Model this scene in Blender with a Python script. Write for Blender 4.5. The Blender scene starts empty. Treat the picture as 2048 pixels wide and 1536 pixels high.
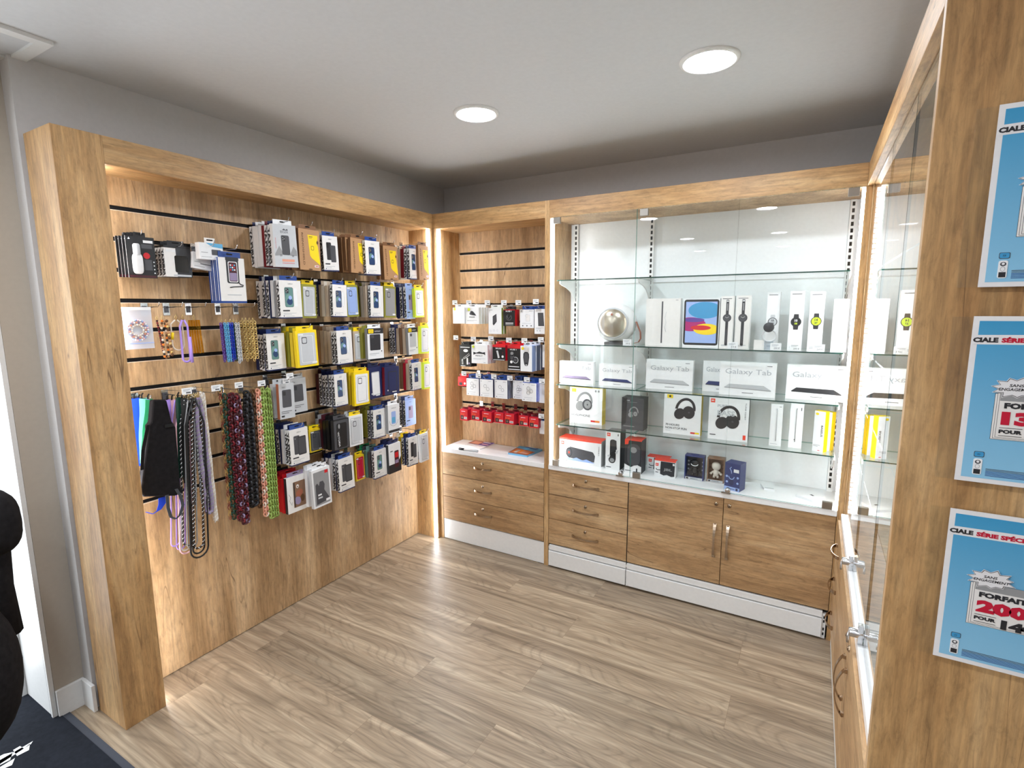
import bpy, math, random
from mathutils import Matrix, Vector
random.seed(7)
S = bpy.context.scene
COL = S.collection
PI = math.pi
# ------------------------------------------------------------------ camera
F, YAW, PITCH, ROLL = 1040.85, -0.5249, 0.1457, -0.0057
CAM = Vector((2.1853, -2.7591, 1.6))
fw = Vector((math.sin(YAW)*math.cos(PITCH), math.cos(YAW)*math.cos(PITCH), -math.sin(PITCH)))
r0 = Vector((math.cos(YAW), -math.sin(YAW), 0)); u0 = r0.cross(fw)
rt = r0*math.cos(ROLL)+u0*math.sin(ROLL); up = -r0*math.sin(ROLL)+u0*math.cos(ROLL)
cd = bpy.data.cameras.new('camera'); cam = bpy.data.objects.new('camera', cd); COL.objects.link(cam)
cd.sensor_width = 36; cd.lens = F/2048*36; cd.clip_start = 0.02
M = Matrix.Identity(4)
for i in range(3):
    M[i][0] = rt[i]; M[i][1] = up[i]; M[i][2] = -fw[i]; M[i][3] = CAM[i]
cam.matrix_world = M
S.camera = cam
# ------------------------------------------------------------------ world, exposure
S.view_settings.view_transform = 'Standard'; S.view_settings.look = 'None'
S.view_settings.exposure = 1.47; S.view_settings.gamma = 1; S.view_settings.use_curve_mapping = False
S.cycles.transparent_max_bounces = 32; S.cycles.max_bounces = 10; S.cycles.glossy_bounces = 6
W = bpy.data.worlds.new('world'); S.world = W; W.use_nodes = True
wb = W.node_tree.nodes['Background']; wb.inputs[0].default_value = (0.86, 0.93, 1.0, 1); wb.inputs[1].default_value = 1.65
LED_E, LAMP_E = 9.0, 74.0

def P(px, py, ax, v):
    """the point of a real plane (x, y or z = v) that a spot of the photograph shows"""
    d = fw + rt*((px-1024)/F) - up*((py-768)/F)
    i = 'xyz'.index(ax); return CAM + d*((v-CAM[i])/d[i])
# ------------------------------------------------------------------ materials
MT = {}
def s2l(c):
    return tuple((x/12.92 if x <= .04045 else ((x+.055)/1.055)**2.4) for x in [v/255 for v in c])
def nodemat(name):
    m = bpy.data.materials.new(name); m.use_nodes = True; MT[name] = m
    nt = m.node_tree; return m, nt, nt.nodes['Principled BSDF']
def flat(name, rgb, rough=.45, metal=0, spec=.5, emit=0, alpha=1, noise=0.03):
    m, nt, b = nodemat(name); c = s2l(rgb)
    b.inputs['Roughness'].default_value = rough; b.inputs['Metallic'].default_value = metal
    b.inputs['Specular IOR Level'].default_value = spec
    b.inputs['Base Color'].default_value = (*c, 1)
    if noise and not emit:
        n = nt.nodes.new('ShaderNodeTexNoise'); n.inputs['Scale'].default_value = 60
        mx = nt.nodes.new('ShaderNodeMix'); mx.data_type = 'RGBA'
        mx.inputs[6].default_value = (*[x*(1-noise*2) for x in c], 1); mx.inputs[7].default_value = (*[min(1, x*(1+noise)) for x in c], 1)
        tc = nt.nodes.new('ShaderNodeTexCoord'); nt.links.new(tc.outputs['Object'], n.inputs['Vector'])
        nt.links.new(n.outputs['Fac'], mx.inputs[0]); nt.links.new(mx.outputs[2], b.inputs['Base Color'])
    if emit:
        b.inputs['Emission Color'].default_value = (*c, 1); b.inputs['Emission Strength'].default_value = emit
    if alpha < 1: b.inputs['Alpha'].default_value = alpha
    return m
def N(nt, t, **k):
    n = nt.nodes.new('ShaderNode'+t)
    for a, v in k.items():
        if a in n.inputs: n.inputs[a].default_value = v
        else: setattr(n, a, v)
    return n
def ramp(nt, stops):
    r = nt.nodes.new('ShaderNodeValToRGB'); e = r.color_ramp.elements
    e[0].position, e[0].color = stops[0][0], (*stops[0][1], 1); e[1].position, e[1].color = stops[-1][0], (*stops[-1][1], 1)
    for p, c in stops[1:-1]: x = e.new(p); x.color = (*c, 1)
    return r
def wood(name, axis, dark=(150, 108, 64), mid=(188, 147, 97), light=(210, 174, 126), rough=.5):
    m, nt, b = nodemat(name); L = nt.links.new
    tc = N(nt, 'TexCoord'); oi = N(nt, 'ObjectInfo'); ad = N(nt, 'VectorMath', operation='MULTIPLY_ADD')
    L(oi.outputs['Random'], ad.inputs[0]); ad.inputs[1].default_value = (17, 23, 31); L(tc.outputs['Object'], ad.inputs[2])
    def st(al, ac):
        s = N(nt, 'VectorMath', operation='MULTIPLY'); v = [ac]*3; v['xyz'.index(axis)] = al
        s.inputs[1].default_value = v; L(ad.outputs[0], s.inputs[0]); return s.outputs[0]
    n1 = N(nt, 'TexNoise', Scale=1, Detail=6, Roughness=.62, Distortion=.7); L(st(1.1, 8), n1.inputs['Vector'])
    r1 = ramp(nt, [(.3, s2l(dark)), (.5, s2l(mid)), (.72, s2l(light))]); L(n1.outputs['Fac'], r1.inputs[0])
    n2 = N(nt, 'TexNoise', Scale=1, Detail=4, Roughness=.7, Distortion=.2); L(st(5, 120), n2.inputs['Vector'])
    r2 = ramp(nt, [(.32, (.72,)*3), (.62, (1.06,)*3)]); L(n2.outputs['Fac'], r2.inputs[0])
    m1 = N(nt, 'Mix', data_type='RGBA', blend_type='MULTIPLY'); m1.inputs[0].default_value = 1
    L(r1.outputs[0], m1.inputs[6]); L(r2.outputs[0], m1.inputs[7])
    # thin drying cracks: contour lines of a stretched noise, shown only here and there
    n3 = N(nt, 'TexNoise', Scale=1, Detail=1.5, Roughness=.5, Distortion=.25); L(st(1.1, 15), n3.inputs['Vector'])
    r3 = ramp(nt, [(.493, (0, 0, 0)), (.5, (1, 1, 1)), (.507, (0, 0, 0))]); L(n3.outputs['Fac'], r3.inputs[0])
    n4 = N(nt, 'TexNoise', Scale=1, Detail=2); L(st(3, 7), n4.inputs['Vector']); r4 = ramp(nt, [(.50, (0, 0, 0)), (.62, (1, 1, 1))]); L(n4.outputs['Fac'], r4.inputs[0])
    mm = N(nt, 'Math', operation='MULTIPLY'); L(r3.outputs[0], mm.inputs[0]); L(r4.outputs[0], mm.inputs[1]); m5 = N(nt, 'Math', operation='MULTIPLY'); L(mm.outputs[0], m5.inputs[0]); m5.inputs[1].default_value = .8
    # mottling and short pores
    n5 = N(nt, 'TexNoise', Scale=1, Detail=5, Roughness=.75, Distortion=.5); L(st(16, 60), n5.inputs['Vector']); r5 = ramp(nt, [(.32, (.70,)*3), (.5, (1,)*3), (.68, (1.14,)*3)]); L(n5.outputs['Fac'], r5.inputs[0])
    m1b = N(nt, 'Mix', data_type='RGBA', blend_type='MULTIPLY'); m1b.inputs[0].default_value = .9; L(m1.outputs[2], m1b.inputs[6]); L(r5.outputs[0], m1b.inputs[7])
    m2 = N(nt, 'Mix', data_type='RGBA'); L(m5.outputs[0], m2.inputs[0]); L(m1b.outputs[2], m2.inputs[6]); m2.inputs[7].default_value = (*s2l((84, 54, 28)), 1)
    L(m2.outputs[2], b.inputs['Base Color']); b.inputs['Roughness'].default_value = rough
    bp = N(nt, 'Bump', Strength=.12, Distance=.002); L(n2.outputs['Fac'], bp.inputs['Height']); L(bp.outputs[0], b.inputs['Normal'])
    return m
wood('oak_upright', 'z'); wood('oak_along_x', 'x'); wood('oak_along_y', 'y')
wood('oak_drawer', 'x', (146, 110, 72), (184, 147, 104), (208, 176, 134)); wood('oak_drawer_y', 'y', (146, 110, 72), (184, 147, 104), (208, 176, 134))
wood('oak_slats', 'z', (152, 118, 80), (186, 151, 110), (210, 178, 138))
def floor_mat():
    m, nt, b = nodemat('floor_vinyl_planks'); L = nt.links.new
    tc = N(nt, 'TexCoord'); bk = N(nt, 'TexBrick'); L(tc.outputs['Object'], bk.inputs['Vector'])
    bk.inputs['Scale'].default_value = 1; bk.inputs['Brick Width'].default_value = 1.22; bk.inputs['Row Height'].default_value = .205
    bk.inputs['Mortar Size'].default_value = .0006; bk.inputs['Color1'].default_value = (0, 0, 0, 1); bk.inputs['Color2'].default_value = (1, 1, 1, 1)
    bk.inputs['Mortar'].default_value = (.5, .5, .5, 1); bk.offset = .37
    off = N(nt, 'VectorMath', operation='MULTIPLY_ADD'); L(bk.outputs['Color'], off.inputs[0]); off.inputs[1].default_value = (9, 5, 7); L(tc.outputs['Object'], off.inputs[2])
    s1 = N(nt, 'VectorMath', operation='MULTIPLY'); s1.inputs[1].default_value = (.8, 14, 1); L(off.outputs[0], s1.inputs[0])
    n1 = N(nt, 'TexNoise', Scale=1, Detail=5, Roughness=.6, Distortion=1.4); L(s1.outputs[0], n1.inputs['Vector'])
    # cathedral rings: bands of a slow noise
    ml = N(nt, 'Math', operation='MULTIPLY'); ml.inputs[1].default_value = 38; 
    n0 = N(nt, 'TexNoise', Scale=1, Detail=1, Roughness=.4, Distortion=.3); s0 = N(nt, 'VectorMath', operation='MULTIPLY'); s0.inputs[1].default_value = (1.5, 6.5, 1); L(off.outputs[0], s0.inputs[0]); L(s0.outputs[0], n0.inputs['Vector'])
    L(n0.outputs['Fac'], ml.inputs[0]); fr = N(nt, 'Math', operation='PINGPONG'); L(ml.outputs[0], fr.inputs[0]); fr.inputs[1].default_value = 1
    rr = ramp(nt, [(0, (.76,)*3), (.4, (1.0,)*3), (.85, (1.0,)*3), (1, (1.10,)*3)]); L(fr.outputs[0], rr.inputs[0])
    r1 = ramp(nt, [(.25, s2l((118, 101, 82))), (.5, s2l((160, 141, 118))), (.75, s2l((196, 178, 152)))]); L(n1.outputs['Fac'], r1.inputs[0])
    pl = ramp(nt, [(0, (.78,)*3), (.3, (.95,)*3), (1, (1.08,)*3)]); L(bk.outputs['Color'], pl.inputs[0])
    a = N(nt, 'Mix', data_type='RGBA', blend_type='MULTIPLY'); a.inputs[0].default_value = 1; L(r1.outputs[0], a.inputs[6]); L(pl.outputs[0], a.inputs[7])
    c = N(nt, 'Mix', data_type='RGBA', blend_type='MULTIPLY'); c.inputs[0].default_value = .85; L(a.outputs[2], c.inputs[6]); L(rr.outputs[0], c.inputs[7])
    s2 = N(nt, 'VectorMath', operation='MULTIPLY'); s2.inputs[1].default_value = (5, 120, 1); L(off.outputs[0], s2.inputs[0])
    n2 = N(nt, 'TexNoise', Scale=1, Detail=3); L(s2.outputs[0], n2.inputs['Vector']); r2 = ramp(nt, [(.32, (.76,)*3), (.66, (1.12,)*3)]); L(n2.outputs['Fac'], r2.inputs[0])
    d = N(nt, 'Mix', data_type='RGBA', blend_type='MULTIPLY'); d.inputs[0].default_value = .8; L(c.outputs[2], d.inputs[6]); L(r2.outputs[0], d.inputs[7])
    e = N(nt, 'Mix', data_type='RGBA'); L(bk.outputs['Fac'], e.inputs[0]); L(d.outputs[2], e.inputs[6]); e.inputs[7].default_value = (*s2l((124, 104, 84)), 1)
    L(e.outputs[2], b.inputs['Base Color']); b.inputs['Roughness'].default_value = .38; b.inputs['Specular IOR Level'].default_value = .45
    bp = N(nt, 'Bump', Strength=.1, Distance=.002); L(n2.outputs['Fac'], bp.inputs['Height']); L(bp.outputs[0], b.inputs['Normal'])
floor_mat()
def glass(name, tint, refl=1.0, rough=0.0):
    m, nt, b = nodemat(name); nt.nodes.remove(b); L = nt.links.new
    out = [n for n in nt.nodes if n.type == 'OUTPUT_MATERIAL'][0]
    t = N(nt, 'BsdfTransparent'); t.inputs[0].default_value = (*tint, 1); g = N(nt, 'BsdfGlossy'); g.inputs['Roughness'].default_value = rough; g.inputs[0].default_value = (1, 1, 1, 1)
    fr = N(nt, 'Fresnel'); fr.inputs[0].default_value = 1.52; ge = N(nt, 'NewGeometry')
    inv = N(nt, 'Math', operation='SUBTRACT'); inv.inputs[0].default_value = 1; L(ge.outputs['Backfacing'], inv.inputs[1])
    mu = N(nt, 'Math', operation='MULTIPLY'); L(fr.outputs[0], mu.inputs[0]); L(inv.outputs[0], mu.inputs[1])
    m2 = N(nt, 'Math', operation='MULTIPLY'); L(mu.outputs[0], m2.inputs[0]); m2.inputs[1].default_value = refl; m2.use_clamp = True
    mx = N(nt, 'MixShader'); L(m2.outputs[0], mx.inputs[0]); L(t.outputs[0], mx.inputs[1]); L(g.outputs[0], mx.inputs[2]); L(mx.outputs[0], out.inputs[0])
glass('door_glass', (.975, .985, .982), 1.35); glass('shelf_glass', (.93, .975, .965), 1.3); glass('clear_plastic', (.93, .94, .95), 2.2, .05); glass('clear_case', (.80, .84, .88), 2, .1)
flat('poly_bag', (226, 231, 242), .2, alpha=.5, noise=0); glass('amber_clear', (.85, .62, .22), 2, .1)
flat('ceiling_paint', (214, 216, 218), .8, spec=.2); flat('wall_paint', (207, 204, 202), .8, spec=.2); flat('wall_beige', (186, 176, 162), .8, spec=.2)
flat('white_trim', (236, 236, 234), .4); flat('white_laminate', (240, 240, 240), .3); flat('white_metal', (232, 232, 230), .35); flat('white_panel', (236, 238, 238), .25)
flat('grey_seal', (92, 97, 104), .6); flat('groove_black', (14, 12, 13), .6, spec=.2); flat('slot_black', (8, 8, 8), .8); flat('groove_lip_highlight', (225, 205, 180), .5)
flat('led_white', (246, 250, 255), emit=LED_E); flat('led_cool', (240, 248, 255), emit=LED_E); flat('led_profile', (225, 228, 230), .3, .3)
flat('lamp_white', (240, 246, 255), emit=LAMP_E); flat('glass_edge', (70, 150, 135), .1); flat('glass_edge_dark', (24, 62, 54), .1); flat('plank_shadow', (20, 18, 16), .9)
flat('chrome', (200, 200, 202), .16, 1, noise=0); flat('nickel', (178, 158, 136), .24, 1, noise=0); flat('brass', (232, 206, 140), .3, 1, noise=0); flat('brushed', (165, 160, 152), .3, 1, noise=0)
flat('mat_black', (38, 41, 48), .95, spec=.1, noise=.2); flat('mat_rubber', (62, 66, 76), .7); flat('fabric_black', (34, 32, 33), .95, spec=.1, noise=.3); flat('fabric_grey', (74, 76, 80), .95, spec=.1)
for n, c in dict(white=(238, 238, 238), paper=(235, 231, 226), cream=(225, 214, 198), beige=(204, 184, 160), grey=(150, 150, 150), lgrey=(198, 200, 202), dgrey=(74, 74, 78), black=(18, 18, 20), ink=(40, 40, 44),
                 navy=(24, 36, 84), blue=(28, 66, 138), royal=(30, 72, 214), maroon=(118, 14, 30), red=(214, 26, 36), jred=(240, 64, 36), crimson=(196, 16, 52), kraft=(184, 140, 98), dkraft=(132, 92, 60), brown=(134, 100, 76),
                 yellow=(248, 214, 10), ylw2=(232, 200, 40), olive=(150, 146, 50), neon=(222, 238, 60), lime=(146, 172, 84), green=(40, 140, 90), teal=(110, 150, 140), mint=(130, 205, 185), dgreen=(18, 66, 52),
                 phone=(46, 70, 110), phone2=(104, 142, 136), lblue=(158, 182, 232), sky=(92, 172, 214), skyd=(60, 150, 200), skyl=(120, 186, 226), lilac=(180, 150, 235), pink=(240, 190, 200), peach=(226, 158, 132), purple=(96, 62, 150),
                 magenta=(176, 20, 110), orange=(240, 130, 40), tan=(166, 96, 70), mauve=(148, 132, 164), silver=(188, 190, 192), wine=(70, 16, 28), choc=(96, 62, 30), text=(70, 72, 76), tgrey=(176, 180, 184), bluebox=(40, 54, 110), watchg=(196, 220, 40)).items():
    flat(n, c, .45 if n not in ('phone', 'phone2') else .2)
flat('black_gloss', (12, 12, 14), .15); flat('posterwhite', (232, 230, 230), .25); flat('mirror_side', (190, 180, 162), .28, .75, noise=0)
# poster sky: printed gradient of the poster itself
def poster_blue():
    m, nt, b = nodemat('poster_blue'); L = nt.links.new; tc = N(nt, 'TexCoord'); sp = N(nt, 'SeparateXYZ'); L(tc.outputs['Object'], sp.inputs[0])
    mr = N(nt, 'MapRange'); mr.inputs[1].default_value = 0; mr.inputs[2].default_value = .29; L(sp.outputs[2], mr.inputs[0])
    r = ramp(nt, [(0, s2l((142, 196, 226))), (1, s2l((58, 150, 196)))]); L(mr.outputs[0], r.inputs[0]); L(r.outputs[0], b.inputs['Base Color']); b.inputs['Roughness'].default_value = .3
poster_blue()
# ------------------------------------------------------------------ mesh builder
TXT = {}
def glyphs(s, bold=0.0, shear=0.0, space=1.0):
    k = (s, bold, shear, space)
    if k not in TXT:
        c = bpy.data.curves.new('t', 'FONT'); c.body = s; c.size = 1; c.offset = bold; c.shear = shear; c.space_character = space; c.resolution_u = 2; c.fill_mode = 'FRONT'
        o = bpy.data.objects.new('t', c); me = o.to_mesh()
        v = [(p.co.x, p.co.y) for p in me.vertices]; f = [tuple(p.vertices) for p in me.polygons]
        o.to_mesh_clear(); bpy.data.objects.remove(o); bpy.data.curves.remove(c)
        x0 = min(p[0] for p in v); x1 = max(p[0] for p in v); y0 = min(p[1] for p in v); y1 = max(p[1] for p in v)
        TXT[k] = ([((x-x0), (y-y0)) for x, y in v], f, x1-x0, y1-y0)
    return TXT[k]
class MB:
    def __init__(s): s.v = []; s.f = []; s.m = []; s.names = []; s.sm = []; s.T = Matrix.Identity(4)
    def mi(s, n):
        if n not in s.names: s.names.append(n)
        return s.names.index(n)
    def add(s, vs, fs, mat, smooth=False):
        o = len(s.v); s.v += [s.T @ Vector(p) for p in vs]; s.f += [tuple(o+i for i in f) for f in fs]
        k = s.mi(mat); s.m += [k]*len(fs); s.sm += [smooth]*len(fs); return s
    def box(s, x0, x1, y0, y1, z0, z1, mat, **over):
        v = [(x0, y0, z0), (x1, y0, z0), (x1, y1, z0), (x0, y1, z0), (x0, y0, z1), (x1, y0, z1), (x1, y1, z1), (x0, y1, z1)]
        F6 = dict(bottom=(0, 3, 2, 1), top=(4, 5, 6, 7), front=(0, 1, 5, 4), right=(1, 2, 6, 5), back=(2, 3, 7, 6), left=(3, 0, 4, 7))
        o = len(s.v); s.v += [s.T @ Vector(p) for p in v]
        for k, f in F6.items(): s.f.append(tuple(o+i for i in f)); s.m.append(s.mi(over.get(k, mat))); s.sm.append(False)
        return s
    def bbox(s, x0, x1, y0, y1, z0, z1, mat, r=.004, n=3):
        """box with rounded vertical-profile edges seen from the front (rounded rectangle extruded in y)"""
        return s.prism(rrect(x0, x1, z0, z1, r, n), y0, y1, mat)
    def prism(s, pts, y0, y1, mat, side=None):
        """outline in x,z extruded from y0 (front) to y1"""
        n = len(pts); v = [(x, y0, z) for x, z in pts]+[(x, y1, z) for x, z in pts]
        s.add(v, [tuple(range(n)), tuple(range(2*n-1, n-1, -1))], mat); s.add(v, [(i, n+i, n+(i+1) % n, (i+1) % n) for i in range(n)], side or mat); return s
    def flatp(s, pts, y, mat): return s.add([(x, y, z) for x, z in pts], [tuple(range(len(pts)))], mat)
    def rect(s, x0, x1, z0, z1, y, mat): return s.flatp([(x0, z0), (x1, z0), (x1, z1), (x0, z1)], y, mat)
    def ell(s, cx, cz, rx, rz, y, mat, n=20, rot=0):
        c, q = math.cos(rot), math.sin(rot)
        return s.flatp([(cx+c*rx*math.cos(2*PI*i/n)-q*rz*math.sin(2*PI*i/n), cz+q*rx*math.cos(2*PI*i/n)+c*rz*math.sin(2*PI*i/n)) for i in range(n)], y, mat)
    def ring(s, cx, cz, rx, rz, w, y, mat, a0=0, a1=2*PI, n=24, rot=0):
        v = []; c, q = math.cos(rot), math.sin(rot)
        for i in range(n+1):
            a = a0+(a1-a0)*i/n
            for k in (1, 0):
                X = (rx-k*w)*math.cos(a); Z = (rz-k*w)*math.sin(a); v.append((cx+c*X-q*Z, y, cz+q*X+c*Z))
        return s.add(v, [(2*i, 2*i+1, 2*i+3, 2*i+2) for i in range(n)], mat)
    def text(s, txt, org, right, upv, h, mat, w=None, bold=0.0, shear=0.0, align='l', vert=False):
        v, f, W_, H_ = glyphs(txt, bold, shear); org = Vector(org); R = Vector(right).normalized(); U = Vector(upv).normalized()
        sy = h/H_; sx = (w/W_) if w else sy; dx = {'l': 0, 'c': -W_*sx/2, 'r': -W_*sx}[align]
        return s.add([org+R*(x*sx+dx)+U*(y*sy) for x, y in v], f, mat)
    def ftext(s, txt, x, z, h, mat, y, **k): return s.text(txt, (x, y, z), (1, 0, 0), (0, 0, 1), h, mat, **k)
    def tube(s, pts, r, mat, n=8, closed=False, cap=True):
        pts = [Vector(p) for p in pts]; m = len(pts); vs = []; nrm = None
        for i, p in enumerate(pts):
            a = pts[(i-1) % m] if (closed or i > 0) else p; b = pts[(i+1) % m] if (closed or i < m-1) else p
            d = (b-a).normalized() if (b-a).length > 1e-9 else Vector((0, 0, 1))
            if nrm is None: nrm = d.orthogonal().normalized()
            nrm = (nrm-d*nrm.dot(d)); nrm = nrm.normalized() if nrm.length > 1e-6 else d.orthogonal().normalized()
            bi = d.cross(nrm); rr = r[i] if isinstance(r, (list, tuple)) else r
            vs += [p+(nrm*math.cos(2*PI*k/n)+bi*math.sin(2*PI*k/n))*rr for k in range(n)]
        fs = [(i*n+k, i*n+(k+1) % n, ((i+1) % m)*n+(k+1) % n, ((i+1) % m)*n+k) for i in range(m if closed else m-1) for k in range(n)]
        if cap and not closed: fs += [tuple(range(n))[::-1], tuple((m-1)*n+k for k in range(n))]
        return s.add(vs, fs, mat, True)
    def lathe(s, prof, mat, org=(0, 0, 0), axis='z', n=28, a1=2*PI):
        """prof: (radius, height) pairs"""
        o = Vector(org); vs = []; fs = []; m = len(prof)
        for i in range(n):
            a = 2*PI*i/n
            for r, h in prof:
                p = (r*math.cos(a), r*math.sin(a), h) if axis == 'z' else ((r*math.cos(a), h, r*math.sin(a)) if axis == 'y' else (h, r*math.cos(a), r*math.sin(a)))
                vs.append(o+Vector(p))
        for i in range(n):
            j = (i+1) % n
            for k in range(m-1): fs.append((i*m+k, j*m+k, j*m+k+1, i*m+k+1))
        return s.add(vs, fs, mat, True)
    def strip(s, pts, w, t, mat, wdir=(1, 0, 0)):
        """flat ribbon of width w (list or number) along pts"""
        pts = [Vector(p) for p in pts]; wd = Vector(wdir).normalized(); vs = []; m = len(pts)
        for i, p in enumerate(pts):
            d = (pts[min(i+1, m-1)]-pts[max(i-1, 0)]).normalized(); nn = wd.cross(d).normalized(); ww = w[i] if isinstance(w, (list, tuple)) else w
            vs += [p-wd*ww/2-nn*t/2, p+wd*ww/2-nn*t/2, p+wd*ww/2+nn*t/2, p-wd*ww/2+nn*t/2]
        fs = [(4*i+k, 4*i+(k+1) % 4, 4*i+4+(k+1) % 4, 4*i+4+k) for i in range(m-1) for k in range(4)]+[(3, 2, 1, 0), tuple(4*(m-1)+k for k in range(4))]
        return s.add(vs, fs, mat)
    def blob(s, c, r, mat, p=2.6, nu=24, nv=14):
        """superellipsoid"""
        def sp(x, e): return math.copysign(abs(x)**e, x)
        e = 2/p; vs = []; c = Vector(c)
        for j in range(nv+1):
            t = -PI/2+PI*j/nv
            for i in range(nu):
                a = 2*PI*i/nu; vs.append(c+Vector((r[0]*sp(math.cos(t), e)*sp(math.cos(a), e), r[1]*sp(math.cos(t), e)*sp(math.sin(a), e), r[2]*sp(math.sin(t), e))))
        return s.add(vs, [(j*nu+i, j*nu+(i+1) % nu, (j+1)*nu+(i+1) % nu, (j+1)*nu+i) for j in range(nv) for i in range(nu)], mat, True)
    def build(s, name, parent=None, bevel=0, world=False, label=None):
        me = bpy.data.meshes.new(name)
        vv = s.v
        if world and parent is not None:
            inv = parent_world(parent).inverted(); vv = [inv @ p for p in s.v]
        me.from_pydata([tuple(p) for p in vv], [], s.f)
        for n in s.names: me.materials.append(MT[n])
        me.polygons.foreach_set('material_index', s.m); me.polygons.foreach_set('use_smooth', s.sm); me.update()
        o = bpy.data.objects.new(name, me); COL.objects.link(o)
        if parent is not None: o.parent = parent
        if bevel:
            b = o.modifiers.new('bevel', 'BEVEL'); b.width = bevel; b.segments = 2; b.limit_method = 'ANGLE'
        if label: o['label'] = label
        return o
def parent_world(o):
    m = Matrix.Identity(4)
    while o is not None:
        m = Matrix.Translation(o.location) @ o.rotation_euler.to_matrix().to_4x4() @ m; o = o.parent
    return m
def rrect(x0, x1, z0, z1, r, n=3):
    pts = []
    for cx, cz, a in ((x1-r, z0+r, -PI/2), (x1-r, z1-r, 0), (x0+r, z1-r, PI/2), (x0+r, z0+r, PI)):
        pts += [(cx+r*math.cos(a+PI/2*i/n), cz+r*math.sin(a+PI/2*i/n)) for i in range(n+1)]
    return pts
def T(name, label, cat, loc, rotz=0, group=None):
    o = bpy.data.objects.new(name, None); COL.objects.link(o); o.location = loc; o.rotation_euler = (0, 0, rotz); o.empty_display_size = .05
    o['label'] = label; o['category'] = cat
    if group: o['group'] = group
    return o
def tag(o, label, cat, group=None):
    o['label'] = label; o['category'] = cat
    if group: o['group'] = group
    return o
def struct(name, mb, **k): o = mb.build(name, **k); o['kind'] = 'structure'; return o

# ================================================================== the room
HT, HB, HC, CT = 2.2, 2.105, 2.462, .655      # header top/bottom, ceiling, counter top
XR = 2.34                                     # front plane of the right-hand cabinets
b = MB(); b.box(-.9, 5, -6.6, .6, -.05, 0, 'floor_vinyl_planks'); struct('floor', b)
b = MB(); b.box(-.9, 5, -6.6, .6, HC, HC+.1, 'ceiling_paint'); struct('ceiling', b)
b = MB(); b.box(-.237, 5, .4401, .54, 0, HC, 'wall_paint'); struct('wall_back', b)
b = MB(); b.box(-.6, -.2371, -1.965, .54, 0, HC, 'wall_paint'); b.box(-.6, -.312, -2.06, -1.9651, 0, HC, 'wall_beige'); b.box(-.6, -.312, -5.3, -2.06, 2.25, HC, 'wall_beige'); b.box(-.6, -.312, -3.7, -3.2, 0, 2.25, 'wall_beige'); b.box(-.6, -.312, -6.6, -4.9, 0, HC, 'wall_beige'); struct('wall_left', b)  # unseen pier past the doorway shortens the opening to let in less daylight
b = MB(); b.box(4.9, 5, -6.6, .5, 0, HC, 'wall_paint'); struct('wall_right', b)
b = MB(); b.box(-.3118, -.298, -2.06, -1.967, 0, .115, 'white_trim'); b.box(-.298, -.211, -1.979, -1.9655, 0, .115, 'white_trim'); struct('baseboard_left', b, bevel=.002)
# doorway lining beside the mat
b = MB(); b.box(-.6, -.335, -2.072, -2.061, 0, 2.25, 'white_metal'); b.box(-.335, -.326, -2.074, -2.061, 0, 2.25, 'grey_seal'); b.box(-.326, -.312, -2.076, -2.061, 0, 2.25, 'white_metal'); d1 = struct('door_1', b)
b = MB(); b.box(-.60, -.57, -2.09, -2.073, 0, 2.25, 'white_metal'); b.build('door_frame', d1)
b = MB(); b.box(-.3, 5, -6.6, -6.5, 0, HC, 'wall_paint'); struct('wall_front', b)
# storefront on the left, behind the doorway
b = MB()
for y in (-3.74, -4.3, -4.86): b.box(-.5, -.44, y-.03, y+.03, 0, 2.25, 'white_metal')
b.box(-.5, -.44, -4.86, -3.74, 0, .08, 'white_metal'); struct('window_1', b)
# ceiling hatch frame
b = MB()
x0, x1, y0, y1, w = -.3, -.015, -3.0, -1.915, .04
for q in ((x0, x1, y1-w, y1), (x0, x1, y0, y0+w), (x0, x0+w, y0+w, y1-w), (x1-w, x1, y0+w, y1-w)): b.box(*q, HC-.012, HC, 'white_trim')
b.box(x0+w, x1-w, y0+w, y1-w, HC-.004, HC, 'ceiling_paint'); struct('trim_1', b)
# ------------------------------------------------------------------ downlights
def downlight(x, y, label):
    t = T('ceiling_downlight', label, 'ceiling light', (x, y, HC), 0, 'mirrored downlights' if y < -2 else 'recessed downlights')
    b = MB(); b.lathe([(.083, 0), (.083, -.004), (.088, -.010), (.098, -.008), (.103, -.002), (.103, 0)], 'white_trim', n=40); b.build('trim_ring', t)
    b = MB(); b.lathe([(0, -.0035), (.083, -.0035)], 'lamp_white', n=40); b.build('diffuser', t); return t
LP = [(.81, -.69, 'round white recessed downlight nearer the room corner'), (1.80, -.69, 'round white recessed downlight beside the glass cabinet partition, larger in view')]
LP += [(x, y, 'round recessed downlight out of view, mirrored in the cabinet glass') for y in (-2.52, -4.31, -5.93) for x in ((.70, 1.75) if y > -5 else (.56, 1.72))]
for a in LP: downlight(*a)

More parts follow.
